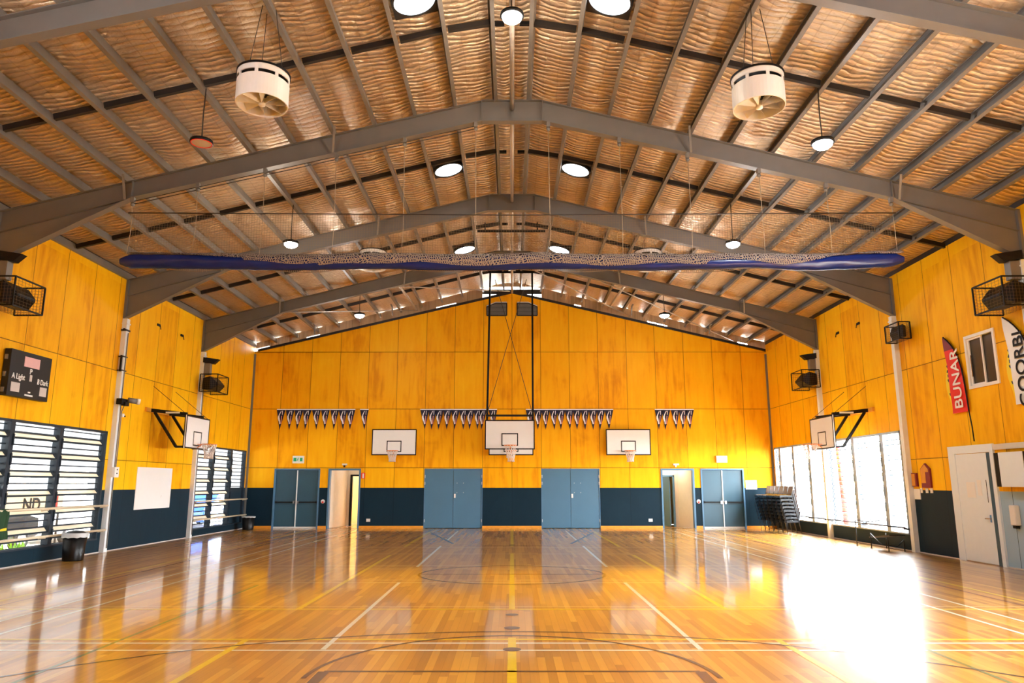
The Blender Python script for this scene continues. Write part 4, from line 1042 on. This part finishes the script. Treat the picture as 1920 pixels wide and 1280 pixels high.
MB().box(XR - .22, XR, 15.1, 16.02, 1.7, 2.42).build('body', M_black, t); MB().box(XR - .235, XR - .22, 15.1, 15.85, 1.7, 2.42).build('door', M_pdoor, t)
t = thing('soap_dispenser', (XR, 15.8, 1.1), 'white dispenser on the pale wall beside the door', 'dispenser')
MB().box(XR - .12, XR, 15.72, 15.90, .9, 1.32).build('body', M_white, t, bevel=.02); MB().box(XR - .1, XR - .02, 15.76, 15.86, .84, .9).build('nozzle', M_black, t)
t = thing('honour_board', (XR, 19.05, 1.95), 'pointed-top timber honour board beside the right window', 'plaque')
mb = MB(); P5 = [(18.86, 1.66), (19.28, 1.66), (19.28, 2.14), (19.07, 2.28), (18.86, 2.14)]
mb.prism([(XR - .05, a, b) for a, b in P5], (.05, 0, 0)); mb.build('timber_back', M_mar, t)
mb = MB(); mb.prism([(XR - .056, a, b) for a, b in [(19.06, 1.78), (19.26, 1.78), (19.26, 2.13), (19.07, 2.25), (18.92, 2.13), (18.92, 2.06), (19.06, 2.06)]], (.006, 0, 0)); mb.build('face', M_ply, t)
t = thing('timber_plaque', (XR, 19.65, 1.88), 'small rectangular timber plaque left of the pointed honour board', 'plaque')
MB().box(XR - .05, XR, 19.5, 19.74, 1.69, 2.04).build('timber_back', M_mar, t); MB().box(XR - .056, XR - .049, 19.57, 19.73, 1.71, 2.02).build('face', M_ply, t)
for y, w, n_ in ((19.38, .09, 'white light switch right beside the taped paper'), (19.13, .11, 'white light switch under the left half of the honour board'), (18.92, .11, 'white light switch under the right edge of the honour board')):
    t = thing('light_switch', (XR, y, 1.6), n_, 'switch', 'switches beside the right window'); MB().box(XR - .02, XR, y - w / 2, y + w / 2, 1.53, 1.65).build('plate', M_white, t, bevel=.005); MB().box(XR - .028, XR - .019, y - .02, y + .02, 1.57, 1.61).build('rocker', M_board, t)
tag(MB().box(XR - .012, XR, 19.46, 19.76, 1.36, 1.63).build('taped_paper', M_board, org=(XR, 19.6, 1.5)), 'crumpled white paper on the navy wall below the small plaque', 'notice')

# feather flags
def feather(y_tip, y_bot_near, y_bot_far, z_tip, z_bot, mat_main, mat_top, cap_z, lab, word, wcol, wsize, wy, wz, pole_to=None):
    t = thing('feather_flag', (XR, y_bot_near, z_bot), lab, 'flag', 'feather flags on the right wall')
    x = XR - .06
    # near edge (right in the picture) bows out, far edge nearly straight
    n = 16; near = []; far = []
    for i in range(n + 1):
        f_ = i / n; z = z_bot + (z_tip - z_bot) * f_
        e = y_bot_near + (y_tip - y_bot_near) * (.18 * f_ + .82 * f_ ** 4.5)
        g_ = y_bot_far + (y_tip - y_bot_far) * f_ - .03 * math.sin(f_ * math.pi * 1.5)
        near.append((e, z)); far.append((max(g_, e + .001), z))
    def strip(a, b, k0, k1, m, nm, dx=0., off=0.):
        mb = MB()
        vs = [];
        for k in range(k0, k1 + 1): vs += [(x - dx + .012 * math.sin(k * .9), a[k][0] + off, a[k][1]), (x - dx + .01 * math.sin(k * .7 + 1), b[k][0] + off, b[k][1])]
        q = len(vs); vs += [(v[0] + .004, v[1], v[2]) for v in vs]
        fs = []
        for k in range(k1 - k0): p = (2 * k, 2 * k + 1, 2 * k + 3, 2 * k + 2); fs += [p, tuple(z_ + q for z_ in p[::-1])]
        mb.add(vs, fs, 0, True); return mb.build(nm, m, t)
    kc = next(i for i in range(n + 1) if near[i][1] >= cap_z)
    strip(near, far, 0, kc, mat_main, 'cloth'); strip(near, far, kc, n, mat_top, 'cloth_top')
    mb = MB(); mb.tube([(x, e, z) for e, z in near] , .016, 6); 
    mb.tube([(x, y_bot_near, z_bot), (x + .01, y_bot_near - .03, z_bot - .35), (x, y_bot_near - .06, z_bot - .7)], .014, 6); mb.build('pole', M_black, t)
    # yellow layer peeping out behind
    bk = [(g_ + .03 + .14 * math.sin(math.pi * min(1, i / n * 1.3)) ** 2, z) for i, (g_, z) in enumerate(far)]
    bk = [(b[0] - .10 * (i / n) ** 3, b[1]) for i, b in enumerate(bk)]
    o = strip(far, bk, 0, n, M_yelf, 'back_layer', dx=-.02); o['label'] = 'yellow flag layer behind'
    mb = MB()
    for i in range(7): mb.obox((x + .015, far[4][0] + .045 + .012 * (i % 2), z_bot + (z_tip - z_bot) * (.25 + .06 * i)), .004, .04, .07, Matrix.Rotation(.5 * (i % 3 - 1), 3, 'X'))
    mb.build('back_print', M_navy, t)
    text('lettering', word, wsize, wcol, (x - .026, wy, wz), (0, 0, 1), (0, 1, 0), t, stretch=1.0, bold=.004)
feather(17.62, 16.94, 17.58, 5.30, 3.42, M_red, M_mar, 4.86, 'red feather flag with white lettering hung between column and small window', 'BUNAR', M_board, .43, 17.10, 3.50)
feather(15.40, 14.62, 15.34, 5.30, 3.40, M_board, M_board, 4.9, 'white feather flag with black lettering at the right picture edge', 'GOORBI', M_black, .42, 14.86, 3.32)

# ------------------------------------------------------------------ stacked chairs
def make_chair():
    t = thing('stacking_chair', (0, 0, 0), 'x', 'chair', 'black stacking chairs against the right window')
    # faces -X ; seat .46 wide (Y), .42 deep
    vs = []; fs = []; n = 8
    prof = [(-.24, .415), (-.22, .435), (-.1, .44), (.05, .43), (.16, .435), (.2, .47)]
    mb = MB()
    for k in range(len(prof) - 1):
        (xa, za), (xb, zb) = prof[k], prof[k + 1]
        mb.bar((xa, 0, za), (xb, 0, zb), .44, .045)
    mb.box(-.26, -.22, -.225, .225, .36, .43); mb.box(-.24, .2, -.228, -.215, .38, .43); mb.box(-.24, .2, .215, .228, .38, .43)
    mb.build('seat', M_chair, t, bevel=.008)
    mb = MB()
    for (xa, za), (xb, zb) in (((.2, .50), (.235, .62)), ((.235, .62), (.27, .78))): mb.bar((xa, 0, za), (xb, 0, zb), .40, .03, up=(1, 0, 0))
    mb.build('backrest', M_chairb, t)
    for s in (-1, 1):
        mb = MB(); mb.tube([(-.26, s * .225, 0), (-.22, s * .215, .42), (.18, s * .215, .44)], .013, 6); mb.build('leg', M_blackp, t)
        mb = MB(); mb.tube([(.26, s * .225, 0), (.18, s * .215, .44), (.27, s * .19, .78)], .013, 6); mb.build('leg', M_blackp, t)
    return t
ch0 = make_chair(); first = True
CY = [29.55 - .47 * k for k in range(6)]
LV = ['bottom', 'second', 'third', 'fourth', 'fifth', 'sixth', 'seventh', 'top']
ST = ['nearest the back wall', 'second from the back wall', 'third from the back wall', 'fourth from the back wall', 'fifth from the back wall', 'farthest from the back wall']
for a, y in enumerate(CY):
    for b in range(8):
        loc = (10.14 - .028 * b, y, .004 + .127 * b)
        if first: o = ch0; o.location = loc; first = False
        else: o = copy_tree(ch0, None, loc)
        o['label'] = f'{LV[b]} black chair of the stack {ST[a]}'
# folded black metal frame bench by the right window
t = thing('folding_bench', (10.2, 20.9, 0), 'black metal folding bench frame standing below the right window', 'bench')
mb = MB(); mb.tube([(9.95, 21.75, .0), (9.95, 21.75, .74), (10.25, 21.75, .76), (10.25, 20.9, .76), (9.98, 20.9, .72), (9.98, 21.75, .72)], .014, 6); mb.build('back_frame', M_black, t)
mb = MB(); mb.bar((9.95, 21.7, .62), (10.0, 20.95, .62), .02); mb.bar((10.1, 21.5, .64), (10.16, 21.3, .74), .02); mb.build('brace', M_black, t)
mb = MB(); mb.obox((10.2, 20.5, .36), .42, 1.15, .03, Matrix.Rotation(R(-6), 3, 'X')); mb.build('seat_panel', M_blackp, t)
for p in ((9.98, 20.95, .42), (9.98, 20.0, .30), (10.4, 20.95, .42), (10.4, 20.0, .30)):
    mb = MB(); mb.tube([(p[0], p[1], 0), (p[0], p[1], p[2])], .014, 6); mb.build('leg', M_black, t)
mb = MB(); mb.tube([(9.98, 20.95, .40), (9.9, 20.2, .16), (10.2, 19.95, .14), (10.38, 20.0, .28)], .014, 6); mb.build('cross_tube', M_black, t)

# ------------------------------------------------------------------ outdoors
tag(MB().box(XL - 30, XL - .16, -10, 45, -.3, -.14).build('ground_left', M_concrete), kind='structure')
tag(MB().box(XR + .16, XR + 30, -10, 45, -.3, -.14).build('ground_right', M_concrete), kind='structure')
mb = MB(); mb.tube([(12.9, 28.9, -.14), (12.78, 28.9, 3.2)], [.12, .08], 10); tag(mb.build('red_post', M_red, org=(12.9, 28.9, -.14)), 'red post standing outside the right window', 'post')
t = thing('outdoor_bench', (12.2, 22.0, -.14), 'slatted bench outside the nearer right window', 'bench')
mb = MB()
for k in range(4): mb.box(12. + k * .12, 12.09 + k * .12, 20.5, 22.6, .36, .39)
mb.build('seat', M_galv, t)
mb = MB()
for k in range(3): mb.box(12.5, 12.53, 20.5, 22.6, .5 + k * .14, .58 + k * .14)
mb.build('backrest', M_galv, t)
for y in (20.7, 22.4):
    mb = MB(); mb.box(12., 12.52, y, y + .05, -.14, .36); mb.build('leg', M_darkst, t)
# building across the car park
t = thing('neighbour_building', (-24, 24, -.14), 'pale building across the car park seen through the left louvres', 'building')
MB().box(-25, -24, 8, 42, -.14, 2.5).build('wall', M_render, t)
mb = MB(); mb.box(-25.2, -22.8, 8, 42, 2.5, 2.65); mb.build('roof', M_galv, t)
for y in (20, 26, 32, 37): MB().box(-24.02, -23.97, y, y + 1.6, .8, 2.1).build('window', M_card, t)
def car(x, y, mat, lab):
    t = thing('parked_car', (x, y, -.14), lab, 'car', 'cars parked outside the left windows')
    z0 = -.14; L = 4.2; W = 1.7
    prof = [(-2.1, .35), (-2.1, .75), (-1.9, .95), (-1.1, 1.02), (-.55, 1.45), (.9, 1.48), (1.6, 1.05), (2.05, .95), (2.1, .4), (1.75, .25), (-1.8, .25)]
    mb = MB(); mb.prism([(x - W / 2, y + a, z0 + b) for a, b in prof], (W, 0, 0)); mb.build('body', mat, t, bevel=.06)
    mb = MB()
    mb.prism([(x + W / 2 + .004, y + a, z0 + b) for a, b in [(-1.0, 1.02), (-.5, 1.38), (.1, 1.4), (.1, 1.02)]], (.004, 0, 0)); mb.prism([(x + W / 2 + .004, y + a, z0 + b) for a, b in [(.2, 1.02), (.2, 1.4), (.85, 1.4), (1.4, 1.05)]], (.004, 0, 0)); mb.build('side_glass', M_card, t)
    for a in (-1.35, 1.3):
        for xx in (x - W / 2 + .02, x + W / 2 - .18):
            mb = MB(); mb.tube([(xx, y + a, z0 + .31), (xx + .2, y + a, z0 + .31)], .31, 20); mb.build('wheel', M_tyre, t)
            mb = MB(); mb.tube([(xx + .19, y + a, z0 + .31), (xx + .21, y + a, z0 + .31)], .19, 14); mb.build('hubcap', M_chrome, t)
car(-15.0, 20.4, M_card, 'dark car parked outside the near left window')
car(-14.2, 34.6, M_carb, 'blue car parked outside the far left window')
car(-15.4, 26.0, M_carw, 'white car parked outside between the left windows')
car(-19.5, 41, M_carw, 'white car parked farthest off beyond the far left window')
t = thing('banner_sign', (-13.2, 20.4, .6), 'white outdoor banner with large letters and a red block behind the near window', 'sign')
MB().box(-13.22, -13.18, 18.9, 21.9, .95, 1.5).build('panel', M_board, t)
text('lettering', 'ND', .5, M_black, (-13.175, 20.1, 1.03), (0, 1, 0), (0, 0, 1), t, bold=.01)
MB().box(-13.18, -13.17, 21.35, 21.42, 1.0, 1.45).build('green_stripe', M_green, t); MB().box(-13.18, -13.17, 21.42, 21.65, 1.0, 1.45).build('red_block', M_red, t)
for y in (19.0, 21.8): MB().box(-13.26, -13.22, y, y + .05, -.14, 1.5).build('post', M_darkst, t)
t = thing('lime_shrub', (-12.2, 17.8, -.14), 'small lime green plant outside the near left window', 'plant')
mb = MB()
for i in range(90):
    a = random.uniform(0, 6.28); r_ = random.uniform(.02, .5); b = Vector((-12.2, 18.0 + random.uniform(-.6, .9), -.14)); tip = b + Vector((math.cos(a) * .25, math.sin(a) * .3, random.uniform(.25, .62)))
    d = Vector((-math.sin(a), math.cos(a), 0)) * .022; m_ = b.lerp(tip, .6) + Vector((0, 0, .06))
    mb.add([b - d * .5, b + d * .5, m_ + d, tip, m_ - d], [(0, 1, 2, 4), (4, 2, 3)])
mb.build('leaves', M_leafg, t)

# ------------------------------------------------------------------ light
w = bpy.data.worlds.new('world'); sc.world = w; w.use_nodes = True; nt = w.node_tree; N = nt.nodes; L = nt.links
bg = N['Background']; tc = N.new('ShaderNodeTexCoord'); sp = N.new('ShaderNodeSeparateXYZ'); L.new(tc.outputs['Generated'], sp.inputs[0])
mr = N.new('ShaderNodeMapRange'); mr.inputs['From Min'].default_value = -.05; mr.inputs['From Max'].default_value = .5; mr.inputs['To Min'].default_value = .6
mr.inputs['To Max'].default_value = 21.; L.new(sp.outputs[0], mr.inputs['Value']); L.new(mr.outputs[0], bg.inputs['Strength'])
bg.inputs['Color'].default_value = (.90, .96, 1., 1)
for s, wins in ((-1, WIN_L[:2]), (1, WIN_R[:2])):
    for y0, y1, z0, z1 in wins:
        l = bpy.data.lights.new('window_portal', 'AREA'); l.shape = 'RECTANGLE'; l.size = z1 - z0; l.size_y = y1 - y0; l.cycles.is_portal = True
        o = bpy.data.objects.new('window_portal', l); COL.objects.link(o); xw = (XL if s < 0 else XR) + s * .17
        o.location = (xw, (y0 + y1) / 2, (z0 + z1) / 2); o.rotation_euler = (0, R(90) if s < 0 else R(-90), 0)
        # area lights shine along -Z: aim into the hall
        o.rotation_euler = (0, R(-90) if s < 0 else R(90), 0)

# camera
cam = bpy.data.cameras.new('camera'); cam.sensor_width = 36.; cam.lens = 1367. / 1920 * 36; cam.clip_end = 200
co = bpy.data.objects.new('camera', cam); COL.objects.link(co); co.location = (0, 0, 1.765); co.rotation_euler = (R(90 + 11.03), 0, 0)
sc.camera = co
vs_ = sc.view_settings; vs_.view_transform = 'Standard'; vs_.look = 'None'; vs_.gamma = 1; vs_.use_curve_mapping = False; vs_.exposure = 1.9
cy = sc.cycles; cy.max_bounces = 8; cy.diffuse_bounces = 5; cy.glossy_bounces = 4; cy.transparent_max_bounces = 24; cy.sample_clamp_indirect = 6.; cy.use_denoising = True
cy.caustics_reflective = False; cy.caustics_refractive = False; cy.blur_glossy = .5
